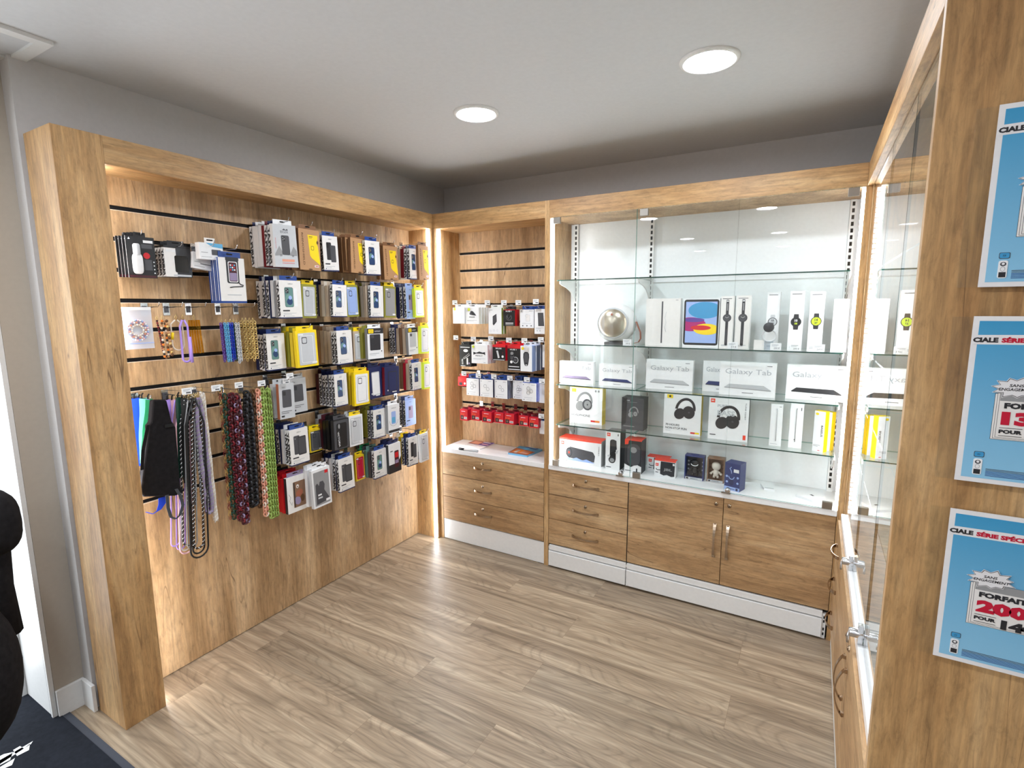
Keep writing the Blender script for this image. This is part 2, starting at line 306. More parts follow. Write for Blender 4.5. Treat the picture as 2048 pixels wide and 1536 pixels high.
# ------------------------------------------------------------------ hardware
def handle(parent, c, L, axis='x', face='y', sgn=-1, mat='nickel'):
    """bow handle: flat strip arching out of the front, narrow in the middle"""
    b = MB(); pts = []; ws = []
    for i in range(13):
        t = -1+2*i/12; out = .004+.024*(1-t*t)**.8; w = .010+.006*abs(t)**1.5
        p = [0, 0, 0]; k = 'xyz'.index(axis); p[k] = t*L/2; p['xyz'.index(face)] = sgn*out; pts.append(Vector(c)+Vector(p)); ws.append(w)
    wd = {'x': (0, 0, 1), 'y': (0, 0, 1), 'z': (1, 0, 0) if face == 'y' else (0, 1, 0)}[axis]
    b.strip(pts, ws, .003, mat, wd)
    for t in (-1, 1):
        q = Vector(c); k = 'xyz'.index(axis); q[k] += t*(L/2-.006); f = 'xyz'.index(face); lo = q[f]; hi = q[f]+sgn*.008
        bb = [[q[i]-.006, q[i]+.006] for i in range(3)]; bb[f] = sorted((lo, hi)); b.box(*bb[0], *bb[1], *bb[2], mat)
    return b.build('handle', parent, world=True)
def lock(parent, c, axis='y', sgn=-1, r=.010):
    b = MB(); o = Vector(c)
    b.lathe([(0, sgn*.006), (r*.55, sgn*.006), (r*.6, sgn*.004), (r*.9, sgn*.004), (r, 0)], 'nickel', o, axis, 20)
    f = 'xyz'.index(axis); bb = [[o[i]-.0015, o[i]+.0015] for i in range(3)]; bb[2] = [o[2]-.004, o[2]+.004]; bb[f] = sorted((o[f]+sgn*.0055, o[f]+sgn*.0068)); b.box(*bb[0], *bb[1], *bb[2], 'slot_black')
    return b.build('lock', parent, world=True)
def led(name, x, y, z0, z1, label, sx=.008, sy=.008, dots=False):
    t = T(name, label, 'LED light strip', (x, y, z0), 0, None)
    b = MB(); b.box(x-sx, x+sx, y-sy, y+sy, z0, z1, 'led_white'); b.build('diffuser', t, world=True)
    return t
def slat_back(parent, face, c, a0, a1, z0, z1, grooves, th=.018):
    """slatted back panel; face 'x': plane x=c looking +x, span a=y;  face 'y': plane y=c looking -y, span a=x"""
    b = MB(); g = .0085; zs = [z0]
    for z in sorted(grooves): zs += [z-g, z+g]
    zs.append(z1)
    def bx(zl, zh, d0, d1, m):
        if face == 'x': b.box(c-d1, c-d0, a0, a1, zl, zh, m)
        else: b.box(a0, a1, c+d0, c+d1, zl, zh, m)
    for i in range(0, len(zs), 2): bx(zs[i], zs[i+1], 0, th, 'oak_slats')
    for i in range(1, len(zs)-1, 2): bx(zs[i], zs[i+1], .008, th, 'groove_black'); bx(zs[i]-.0015, zs[i]+.0005, -.0004, .008, 'groove_lip_highlight')  # pale line on each lower groove edge paints in the lip's highlight
    return b.build('slatted_panel', parent, world=True)
# ------------------------------------------------------------------ left slatwall unit
XP = -.18; GZ = [1.99-.118*k for k in range(11)]
U = T('slatwall_display', 'tall oak slatted wall display full of hanging phone accessories', 'display unit', (0, -1.9, 0))
b = MB(); b.box(-.211, 0, -1.96, -1.815, 0, HT, 'oak_upright'); b.build('end_column', U, world=True, bevel=.0015)
b = MB(); b.box(-.236, -.0, -1.8149, -.0001, HB, HT, 'oak_along_y'); b.build('header', U, world=True, bevel=.0015)
b = MB(); b.box(-.19, 0, -.028, -.0001, 0, HB, 'oak_upright'); b.build('side_panel', U, world=True)
slat_back(U, 'x', XP, -1.8149, -.0281, .004, HB, GZ)
led('led_strip', -.012, -.037, .01, HB-.006, 'glowing LED strip up the corner edge of the left slatwall display')
led('led_strip', -.055, -1.8065, .01, HB-.006, 'glowing LED strip behind the end column of the left slatwall display')
# ------------------------------------------------------------------ drawer helpers for the back cabinets
DZ = [(.471, .624), (.314, .467), (.151, .310)]
def drawers_y(parent, x0, x1, hx, hl):
    for z0, z1 in DZ:
        b = MB(); b.box(x0+.002, x1-.002, 0, .018, z0, z1, 'oak_drawer'); d = b.build('drawer', parent, world=True, bevel=.001)
        handle(d, (hx, 0, z0+.085), hl, 'x', 'y'); lock(d, (hx, 0, z1-.036))
# unit A: narrow slatwall cabinet
UA = T('slatwall_cabinet', 'narrow oak slatwall cabinet with three drawers in the room corner', 'cabinet', (.4, .2, 0))
b = MB(); b.box(-.236, .812, 0, .4395, HB, HT, 'oak_along_x'); b.build('header', UA, world=True, bevel=.0015)
b = MB(); b.box(.0001, .028, 0, .28, 0, HB, 'oak_upright'); b.build('side_panel', UA, world=True)
b = MB(); b.box(.812, .841, 0, .32, 0, HT, 'oak_upright'); b.build('side_panel', UA, world=True)
slat_back(UA, 'y', .25, .028, .812, .656, HB, [1.967-.115*k for k in range(11)])
b = MB(); b.box(.03, .81, .019, .25, .15, .62, 'oak_drawer'); b.build('carcass', UA, world=True)
drawers_y(UA, .029, .811, .36, .14)
b = MB(); b.box(.03, .81, .004, .02, .004, .145, 'white_metal'); b.build('plinth', UA, world=True)
b = MB(); b.box(.0285, .8115, -.003, .2499, .626, CT, 'white_laminate'); tag(b.build('worktop', bevel=.0015), 'white laminate worktop under the magazines, above three drawers', 'worktop')
led('led_strip', .038, .012, CT+.002, HB-.006, 'glowing LED strip on the left edge of the corner drawer cabinet')
# unit B: glass display cabinet over drawers and doors
BX0, BX1, BY = .8411, 2.336, .30
UB = T('glass_display_cabinet', 'wide oak and glass display cabinet holding tablets, watches and speakers', 'cabinet', (1.6, .2, 0))
b = MB(); b.box(BX0+.0001, XR, 0, .4395, HB, HT, 'oak_along_x'); b.build('header', UB, world=True, bevel=.0015)
b = MB(); b.box(BX1, XR+.0205, 0, .34, 0, HB, 'oak_upright'); b.build('side_panel', UB, world=True)
b = MB(); b.box(BX0, BX1, BY, BY+.015, CT, HB, 'white_panel'); b.build('back_panel', UB, world=True)
b = MB(); b.box(BX0, BX1, .0, BY, HB-.004, HB, 'oak_slats'); b.build('top_panel', UB, world=True)
b = MB(); b.box(BX0, BX0+.004, .0, BY, CT, HB-.004, 'oak_slats'); b.build('side_lining', UB, world=True)
for ux in (.885, 1.349, 2.308):
    b = MB(); b.box(ux-.013, ux+.013, BY-.022, BY, CT, HB-.006, 'white_metal')
    z = CT+.02
    while z < HB-.03:
        b.box(ux-.0055, ux+.0055, BY-.0226, BY-.0215, z, z+.019, 'slot_black'); z += .031
    b.build('slotted_upright', UB, world=True)
b = MB(); b.box(BX0+.003, BX1-.003, .02, BY, .15, .625, 'oak_drawer'); b.build('carcass', UB, world=True)
b = MB(); b.box(1.3395, 1.3425, .001, .02, .15, .625, 'plank_shadow'); b.build('gap_shadow', UB, world=True)  # dark strip painted as the shade in the gap between drawers and doors
drawers_y(UB, BX0+.001, 1.340, 1.085, .165)
for x0, x1, hx, lx in ((1.343, 1.8405, 1.806, 1.806), (1.8435, 2.334, 1.870, 1.870)):
    b = MB(); b.box(x0, x1, 0, .018, .151, .624, 'oak_drawer'); d = b.build('door', UB, world=True, bevel=.001)
    handle(d, (hx, 0, .39), .185, 'z', 'y'); lock(d, (lx, 0, .588))
for x0, x1 in ((BX0+.008, 1.338), (1.344, 2.312)):
    b = MB(); b.box(x0, x1, -.004, .012, .111, .143, 'white_metal'); b.box(x0, x1, -.012, .012, .012, .1055, 'white_metal'); b.box(x0, x1, .004, .012, .1055, .111, 'slot_black'); b.build('plinth', UB, world=True, bevel=.001)
b = MB(); b.box(BX0+.003, BX1-.001, .02, .04, 0, .15, 'slot_black'); b.build('plinth_recess', UB, world=True)
for x in (BX0+.003, 1.3385, 2.3125):
    w = .0055 if x != 2.3125 else .016
    b = MB(); b.box(x, x+w, .0, .02, .004, .13, 'white_metal')
    for z in (.02, .045, .085, .105): b.box(x+w*.3, x+w*.7, -.0006, .0, z, z+.014, 'slot_black')
    b.build('plinth_bracket', UB, world=True)
b = MB(); b.box(BX0+.0005, BX1-.0005, -.004, BY-.0005, .626, CT, 'white_laminate'); tag(b.build('worktop', bevel=.0015), 'white laminate shelf top above the drawers and doors of the glass cabinet', 'worktop')
led('led_strip', .853, .015, CT+.002, HB-.008, 'glowing LED strip on the left inner edge of the glass display cabinet')
led('led_strip', 2.3295, .010, CT+.002, HB-.008, 'glowing LED strip on the right inner edge of the glass display cabinet', .006, .008)
SZ = [1.757, 1.388, 1.146, .903]
nm = ['highest', 'second highest', 'third', 'lowest']
for k, z in enumerate(SZ):
    for x0, x1, side in ((.872, 1.351, 'left narrow'), (1.355, 2.306, 'wide')):
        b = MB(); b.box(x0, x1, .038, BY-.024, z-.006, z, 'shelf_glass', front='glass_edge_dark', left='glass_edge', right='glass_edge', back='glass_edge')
        what = ['empty', 'holding the round speaker' if side[0] == 'l' else 'holding watches', 'holding tablet boxes', 'holding headphone boxes'][k]
        tag(b.build('glass_shelf'), f'{nm[k]} clear glass shelf of the {side} bay, {what}', 'glass shelf', 'glass shelves')
    for ux in (.885, 1.349, 2.308):
        b = MB(); x = ux; pts = [(.05, z-.0065), (.05, z-.022), (.075, z-.03), (.14, z-.042), (.20, z-.062), (.24, z-.09), (BY-.0225, z-.125), (BY-.0225, z-.0065)]
        sgn = 0; b.T = Matrix.Rotation(PI/2, 4, 'Z'); b.prism([(y, zz) for y, zz in pts], -x-.003, -x+.003, 'white_metal'); b.T = Matrix.Identity(4)
        b.build('shelf_bracket', UB, world=True)
def glass_door(parent, x0, x1, clamps, lockx=None):
    b = MB(); e = 'glass_edge'; b.box(x0, x1, -.008, -.002, CT+.004, HB-.003, 'door_glass', left=e, right=e, top=e, bottom=e); d = b.build('glass_door', parent, world=True)
    for cx, cz in clamps:
        b = MB(); b.box(cx-.021, cx+.021, -.012, .006, cz-.017, cz+.017, 'brushed'); b.build('hinge_clamp', d, world=True, bevel=.001)
    if lockx:
        b = MB(); b.lathe([(0, -.03), (.011, -.03), (.013, -.026), (.013, -.009)], 'chrome', (lockx, 0, CT+.022), 'y', 20); b.box(lockx-.03, lockx+.012, -.016, -.009, CT+.0005, CT+.008, 'brushed'); b.build('lock', d, world=True)
glass_door(UB, .872, 1.347, [(.890, HB-.022), (.890, CT+.02)], 1.30)
glass_door(UB, 1.3495, 1.838, [(1.385, HB-.022), (1.385, CT+.02)])
glass_door(UB, 1.8405, 2.320, [(2.293, HB-.022), (2.293, CT+.02)], 1.86)
# unit C: the cabinets along the right, glass doors flush with their front
YE = -1.55
UC = T('glass_display_cabinet', 'oak and glass display cabinet running along the right towards the posters', 'cabinet', (2.5, -.8, 0))
b = MB(); b.box(XR, XR+.45, YE, -.0001, HB, HT, 'oak_along_y'); b.build('header', UC, world=True, bevel=.0015)
b = MB(); b.box(XR+.021, XR+.36, -.03, -.0001, 0, HB, 'oak_upright'); b.build('side_panel', UC, world=True)
b = MB(); b.box(XR+.36, XR+.375, YE, -.03, 0, HB, 'white_panel'); b.build('back_panel', UC, world=True)
b = MB(); b.box(XR+.02, XR+.36, YE, -.03, .15, .62, 'oak_drawer_y'); b.build('carcass', UC, world=True)
for k, (z0, z1) in enumerate(DZ):
    b = MB(); b.box(XR, XR+.018, -.47, -.032, z0, z1, 'oak_drawer_y'); d = b.build('drawer', UC, world=True, bevel=.001); handle(d, (XR, -.24, z0+.085), .14, 'y', 'x')
for y0, y1, hy in ((-1.0, -.474, -.965), (YE, -1.004, -1.04)):
    b = MB(); b.box(XR, XR+.018, y0+.001, y1, .151, .624, 'oak_drawer_y'); d = b.build('door', UC, world=True, bevel=.001); handle(d, (XR, hy, .45), .155, 'z', 'x'); lock(d, (XR, hy+.0, .594), 'x')
for y0, y1 in ((-.55, -.035), (YE, -.555)):
    b = MB(); b.box(XR+.012, XR+.026, y0, y1, .004, .148, 'white_metal'); b.build('plinth', UC, world=True)
b = MB(); b.box(XR+.010, XR+.36, YE, -.0305, .626, CT, 'white_laminate'); tag(b.build('worktop', bevel=.0015), 'white laminate ledge under the glass doors of the right cabinet', 'worktop')
for k, z in enumerate(SZ):
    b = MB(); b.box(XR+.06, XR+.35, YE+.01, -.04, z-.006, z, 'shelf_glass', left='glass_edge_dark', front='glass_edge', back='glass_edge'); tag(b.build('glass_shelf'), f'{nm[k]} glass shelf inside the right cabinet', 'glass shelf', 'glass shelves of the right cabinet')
for y0, y1, ly in ((-.655, -.031, -.62), (-1.12, -.660, None), (YE+.003, -1.126, -1.10)):
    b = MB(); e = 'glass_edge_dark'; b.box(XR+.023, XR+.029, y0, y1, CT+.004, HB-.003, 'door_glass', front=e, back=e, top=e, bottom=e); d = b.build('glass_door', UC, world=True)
    if ly:
        b = MB(); c = (XR+.022, ly, CT+.028); b.lathe([(0, -.034), (.011, -.034), (.013, -.030), (.013, .002)], 'chrome', c, 'x', 20); b.box(XR+.010, XR+.022, ly-.011, ly+.011, CT+.001, CT+.055, 'chrome'); b.tube([(XR-.010, ly, CT+.028), (XR-.013, ly, CT+.012), (XR-.012, ly, CT-.006)], .0035, 'chrome'); b.build('lock', d, world=True)
t = T('led_strip', 'bright dotted LED strip at the corner post of the right cabinet', 'LED light strip', (XR+.048, -.032, CT))
b = MB(); b.box(XR+.031, XR+.066, -.034, -.0305, CT+.002, HB-.004, 'led_profile'); b.build('profile', t, world=True)
b = MB(); z = CT+.01
while z < HB-.02: b.box(XR+.034, XR+.060, -.0375, -.0341, z, z+.015, 'led_white'); z += .021
b.build('diode_row', t, world=True)['kind'] = 'stuff'
# end panel with the posters
b = MB(); b.box(XR+.0, XR+1.3, YE-.022, YE-.0001, 0, HC-.001, 'oak_upright', left='oak_slats'); tag(b.build('end_panel', bevel=.001), 'large oak end panel of the right cabinet carrying three blue posters', 'partition panel')
def starburst(cx, cz, rx, rz, n=11, seed=1):
    rnd = random.Random(seed); p = []
    for i in range(n):
        a = 2*PI*i/n+.2; k = 1+rnd.uniform(-.08, .16); p.append((cx+rx*k*math.cos(a), cz+rz*k*math.sin(a)))
        a2 = 2*PI*(i+.5)/n+.2; p.append((cx+rx*.74*math.cos(a2), cz+rz*.74*math.sin(a2)))
    return p
def poster(zb, label, big, second):
    h = .291; t = T('poster', label, 'poster', (2.4215, YE-.032, zb), 0, 'blue offer posters')
    b = MB(); b.box(-.028, .24, .0022, .0085, .0, h-.001, 'door_glass'); b.build('acrylic_holder', t)
    b = MB(); w = .206; b.box(0, w, 0, .002, 0, h, 'posterwhite'); b.rect(.008, w-.008, .008, h-.008, -.0003, 'poster_blue'); e = -.0006
    b.flatp([(0, h-.048), (w, h-.046), (w, h-.028), (0, h-.032)], e, 'posterwhite')
    R = (1, 0, .006)
    b.text('CIALE', (.002, e-.0003, h-.0445), R, (0, 0, 1), .0085, 'ink', w=.033, bold=.06); b.text('SÉRIE SPÉCIALE', (.039, e-.0003, h-.0443), R, (0, 0, 1), .0098, 'crimson', w=.085, bold=.06); b.text('SÉRIE', (.13, e-.0003, h-.0437), R, (0, 0, 1), .0095, 'ink', w=.06, bold=.06)
    for k in range(3): b.rect(.040+k*.003, .19, .080+k*.002, .160+k*.001, e-.0002-k*.0003, 'dgrey'); b.rect(.0406+k*.003, .1895, .0806+k*.002, .1595+k*.001, e-.0003-k*.0003, 'paper')
    b.rect(.047, .19, .148, .162, e-.0012, 'grey'); e2 = e-.0016
    b.ftext('FORFAIT MOBILE', .053, .135, .010, 'ink', e2, w=.125, bold=.06)
    b.ftext(big, .051, .106, .024, 'crimson', e2, w=.03*len(big)*.85, bold=.07)
    b.rect(.050, .080, .1010, .1018, e2, 'ink'); b.ftext('POUR', .050, .0915, .0068, 'ink', e2, w=.030, bold=.06); b.rect(.050, .080, .0872, .0880, e2, 'ink')
    if second: b.ftext(second, .087, .082, .019, 'ink', e2, w=.052, bold=.07); b.ftext('/MOIS', .128, .080, .006, 'ink', e2)
    s = starburst(.066, .171, .031, .017); b.flatp([(x+(x-.066)*.06, z+(z-.171)*.09) for x, z in s], e-.0018, 'posterwhite'); b.flatp([(x+(x-.066)*.015, z+(z-.171)*.02) for x, z in s], e-.0020, 'ink'); b.flatp([(x-(x-.066)*.03, z-(z-.171)*.05) for x, z in s], e-.0022, 'posterwhite')
    b.text('SANS', (.056, e-.0025, .1725), (1, 0, .02), (.15, 0, 1), .005, 'ink', w=.018, bold=.02); b.text('ENGAGEMENT', (.043, e-.0025, .1655), (1, 0, .02), (.15, 0, 1), .005, 'ink', w=.047, bold=.02)
    b.prism(rrect(.022, .036, .046, .056, .002), e-.0003, e, 'dgrey'); b.prism(rrect(.0228, .0352, .0468, .0552, .002), e-.0005, e, 'skyd'); b.ftext('77', .0265, .049, .003, 'ink', e-.0008)
    b.prism(rrect(.0225, .0345, .014, .043, .003), e-.0004, e, 'white'); b.ell(.0285, .037, .004, .0035, e-.0006, 'dgrey'); b.ell(.0285, .0375, .002, .002, e-.0008, 'white'); b.ring(.0285, .029, .0032, .0038, .0006, e-.0006, 'grey'); b.rect(.0240, .0330, .0155, .0240, e-.0006, 'ink')
    for k in range(6): b.rect(.040, .19-(.03 if k == 5 else 0), .0255-k*.0024, .0265-k*.0024, e-.0002, 'dgrey' if k < 2 else 'blue')
    b.build('poster_print', t); return t
poster(1.630, 'uppermost blue offer poster on the oak end panel', '90Go', '9€')
poster(1.290, 'middle blue offer poster with 130Go in red on the oak end panel', '130Go', None)
poster(.945, 'lowest blue offer poster reading 200Go pour 14€ on the oak panel', '200Go', '14€')
# ------------------------------------------------------------------ doormat, padded chair
b = MB(); b.box(-.75, 1.2, -2.9, -2.052, 0, .007, 'mat_black'); b.box(-.75, 1.2, -2.052, -2.028, 0, .005, 'mat_rubber')
def fl(pts): b.add([(*tuple(P(x, y, 'z', .0078))[:2], .0078) for x, y in pts], [tuple(range(len(pts)))], 'white')
fl([(0, 1528), (62, 1488), (66, 1482), (0, 1520)]); fl([(26, 1500), (40, 1492), (48, 1497), (60, 1487), (58, 1500), (34, 1512)]); fl([(8, 1508), (26, 1504), (20, 1520), (0, 1530), (0, 1512)]); fl([(0, 1534), (30, 1516), (24, 1530), (10, 1536), (0, 1536)])
tag(b.build('doormat'), 'black doormat with a white logo lying at the doorway', 'doormat')
ch = T('padded_chair', 'dark plush high chair at the far left edge beside the doormat', 'chair', (-.32, -2.35, 0))
c = P(-36, 1048, 'x', -.05); b = MB(); b.blob(c, (.11, .085, .107), 'fabric_black', 2.8); b.build('armrest', ch, world=True)
c2 = P(-114, 1366, 'x', -.05); b = MB(); b.blob(c2, (.2, .175, .27), 'fabric_black', 2.2); b.build('seat', ch, world=True)
b = MB(); q1 = P(-22, 1080, 'x', -.10); q2 = P(-14, 1270, 'x', -.10); b.tube([q1, q1.lerp(q2, .5), q2], [.05, .055, .075], 'fabric_black', 16); b.build('arm_support', ch, world=True)
b = MB(); b.blob((c.x-.12, c.y-.2, c.z-.22), (.13, .12, .3), 'fabric_black', 3); b.build('backrest', ch, world=True)
b = MB(); q = Vector((c2.x-.02, c2.y-.05, 0)); b.tube([(q.x, q.y, .03), (q.x, q.y, c2.z-.2)], .03, 'black_gloss'); b.lathe([(0, 0), (.19, 0), (.19, .015), (.03, .035), (0, .035)], 'black_gloss', (q.x, q.y, .008)); b.build('pedestal', ch, world=True)
# ================================================================== products on the left slatwall
def tab(parent, x0, x1, z0, y, mat, hgt=.028, t=.0012, hole=True):
    b = MB(); b.box(x0, x1, y, y+t, z0, z0+hgt, mat)
    cx = (x0+x1)/2
    if hole: b.prism(rrect(cx-.014, cx+.014, z0+hgt*.45, z0+hgt*.72, .0035), y-.0003, y, 'slot_black')
    return b.build('hang_tab', parent)
def phone_pic(b, cx, cz, w, h, y, c1, c2=None, cam='ink', split=True):
    b.flatp(rrect(cx-w/2, cx+w/2, cz-h/2, cz+h/2, w*.16), y, 'ink'); b.flatp(rrect(cx-w/2+.0015, cx+w/2-.0015, cz-h/2+.0015, cz+h/2-.0015, w*.14), y-.0001, c1)
    if c2: b.ell(cx, cz-h*.08, w*.40, h*.24, y-.0002, c2, rot=.5); b.ell(cx+w*.05, cz-h*.22, w*.34, h*.17, y-.0003, 'phone', rot=.4); b.ell(cx+w*.12, cz-h*.02, w*.2, h*.10, y-.0004, 'lblue', rot=.9)
    b.flatp(rrect(cx-w*.40, cx-.02*w, cz+h*.20, cz+h*.44, w*.08), y-.0003, 'ink')
    for dx, dz in ((-.30, .38), (-.30, .27), (-.13, .325)): b.ell(cx+dx*w, cz+dz*h, w*.065, w*.065, y-.0004, 'grey', 10)
def carton(parent, w, t, h, style, r):
    """printed carton of a phone accessory; front face at y=0, t thick"""
    b = MB(); e = -.0004
    if style in ('fair', 'fairgreen', 'fairblack', 'fairgrey', 'fairlight', 'fairback', 'fairwallet'):
        c = 'lblue' if style == 'fairlight' else 'paper'
        b.box(0, w, 0, t, .006, h, c, left='white', right='white', back='navy'); b.box(-.0002, w+.0002, .001, t, 0, .006, 'navy' if style != 'fairlight' else 'lblue')
        b.text('FAIRPLAY', (-.0004, t-.0015 if t > .012 else t*.9, .008), (0, 0, 1), (0, -1, 0), min(t*.8, .02), 'ink', w=h*.93, bold=.06, shear=.3)
        if style in ('fair', 'fairgreen'):
            phone_pic(b, w*.42, h*.56, w*.40, h*.52, e, 'phone2' if style == 'fairgreen' else 'phone', 'phone2' if style == 'fair' else 'teal')
            b.prism(rrect(w*.64, w*.80, h*.32, h*.80, .008), e*.6, e*.3, 'white'); b.ring(w*.72, h*.56, w*.11, h*.24, .0012, e, 'tgrey') if style == 'fair' else None
        elif style == 'fairwallet':
            b.flatp(rrect(w*.20, w*.52, h*.30, h*.82, .005), e, 'dgrey'); b.flatp(rrect(w*.42, w*.86, h*.26, h*.78, .005), e-.0001, 'ink'); b.flatp(rrect(w*.45, w*.83, h*.29, h*.75, .004), e-.0002, 'dgrey'); b.ell(w*.28, h*.74, w*.03, w*.03, e-.0003, 'grey', 10)
        elif style == 'fairblack':
            b.flatp(rrect(w*.24, w*.56, h*.32, h*.82, .005), e, 'ink'); b.flatp(rrect(w*.50, w*.84, h*.26, h*.74, .005), e-.0001, 'dgrey'); b.flatp(rrect(w*.27, w*.40, h*.66, h*.79, .003), e-.0002, 'black')
        elif style in ('fairgrey', 'fairlight'): b.flatp(rrect(w*.30, w*.72, h*.28, h*.76, .006), e, 'mauve' if style == 'fairlight' else 'dgrey'); b.flatp(rrect(w*.34, w*.5, h*.6, h*.73, .004), e-.0001, 'ink')
        if style != 'fairback':
            b.ftext('FAIRPLAY', w*.40, h*.895, .005, 'text', e, w=w*.22); b.rect(w*.12, w*.72, h*.135, h*.145, e, 'tgrey'); b.rect(w*.12, w*.5, h*.105, h*.115, e, 'tgrey')
            b.ell(w*.14, h*.07, .003, .003, e, 'navy', 10); b.rect(w*.22, w*.62, h*.06, h*.07, e, 'tgrey'); b.flatp(rrect(w*.10, w*.42, h*.19, h*.225, .002), e, 'ink' if style != 'fair' else 'paper')
    elif style == 'rhino':
        b.box(0, w, 0, t, 0, h, 'kraft', left='dkraft', bottom='dkraft', right='dkraft')
        for zz in (.12, .16): b.ell(0, 0, 0, 0, 0, 'kraft', 4) if False else None
        b.flatp([(w*.42, h*.87), (w*.9, h*.87), (w*.9, h*.80), (w*.86, h*.74), (w*.86, h*.66), (w*.9, h*.60), (w*.98, h*.14), (w*.58, h*.30), (w*.50, h*.36)], e, 'yellow')
        b.text('RHINOSHIELD', (w*.13, e, h*.90), (.03, 0, -1), (1, 0, .03), .011, 'choc', w=h*.78, bold=.01)
        b.prism(rrect(w*.56, w*.70, h*.50, h*.60, .004), e-.0002, e, 'ink'); b.prism(rrect(w*.575, w*.685, h*.512, h*.588, .003), e-.0003, e-.0002, 'yellow'); b.rect(w*.48, w*.66, h*.82, h*.835, e-.0002, 'ink'); b.rect(w*.48, w*.62, h*.79, h*.80, e-.0002, 'choc')
        b.rect(w*.70, w*.90, h*.08, h*.13, e-.0002, 'white'); b.rect(w*.73, w*.88, h*.095, h*.115, e-.0004, 'crimson'); b.ell(w*.88, h*.70, .006, .008, e-.0003, 'choc', 12); b.ell(w*.5, 0.004, .012, .004, e, 'choc', 12)
    elif style == 'eiger':
        b.box(0, w, 0, t, 0, h, 'lgrey', left='white'); b.ftext('EIGER', w*.32, h*.80, .011, 'text', e, w=w*.34); b.flatp([(w*.40, h*.87), (w*.48, h*.91), (w*.55, h*.88), (w*.62, h*.91), (w*.66, h*.87)], e, 'text')
        b.flatp([(w*.02, h*.30), (w*.22, h*.50), (w*.34, h*.36), (w*.34, h*.28), (w*.02, h*.26)], e, 'grey'); b.flatp([(w*.66, h*.30), (w*.84, h*.50), (w*.97, h*.40), (w*.97, h*.28), (w*.66, h*.28)], e, 'grey')
        phone_pic(b, w*.50, h*.52, w*.34, h*.46, e-.0002, 'dgrey'); b.rect(w*.30, w*.84, h*.13, h*.19, e, 'peach'); b.rect(w*.30, w*.84, h*.09, h*.10, e, 'red'); b.ftext('30', w*.22, h*.25, .009, 'ink', e-.0001); b.ftext('30', w*.74, h*.25, .009, 'ink', e-.0001)
        b.text('PROTECTION', (w*.07, e, h*.68), (0, 0, -1), (1, 0, 0), .004, 'red', w=h*.25)
    elif style == 'otter':
        b.box(0, w, 0, t, 0, h, 'white', left='grey'); b.flatp([(0, h), (w, h), (w, h*.82), (0, h*.82)], e, 'ink'); b.flatp(rrect(w*.06, w*.38, h*.84, h*.97, .004), e-.0002, 'yellow'); b.ring(w*.22, h*.905, w*.09, h*.035, .0014, e-.0003, 'ink'); b.ftext('otter', w*.45, h*.88, .007, 'white', e-.0002, w=w*.38)
        b.flatp(rrect(w*.14, w*.80, h*.28, h*.80, .006), e-.0001, r or 'ink'); b.flatp(rrect(w*.20, w*.40, h*.68, h*.78, .003), e-.0002, 'dgrey'); b.rect(w*.1, w*.7, h*.16, h*.18, e, 'tgrey'); b.rect(w*.1, w*.5, h*.12, h*.13, e, 'tgrey'); b.ell(w*.86, h*.24, .004, .004, e, 'ink', 10)
    elif style == 'windowed':   # r = (frame colour, inside colour)
        f, ins = r; b.box(0, w, .0015, t, 0, h, f); b.prism(rrect(w*.10, w*.90, h*.06, h*.93, .006), e, .0014, ins); b.flatp(rrect(w*.20, w*.80, h*.12, h*.86, .008), e-.0002, 'grey' if ins != 'lgrey' else 'white'); b.flatp(rrect(w*.22, w*.78, h*.13, h*.85, .007), e-.0003, ins)
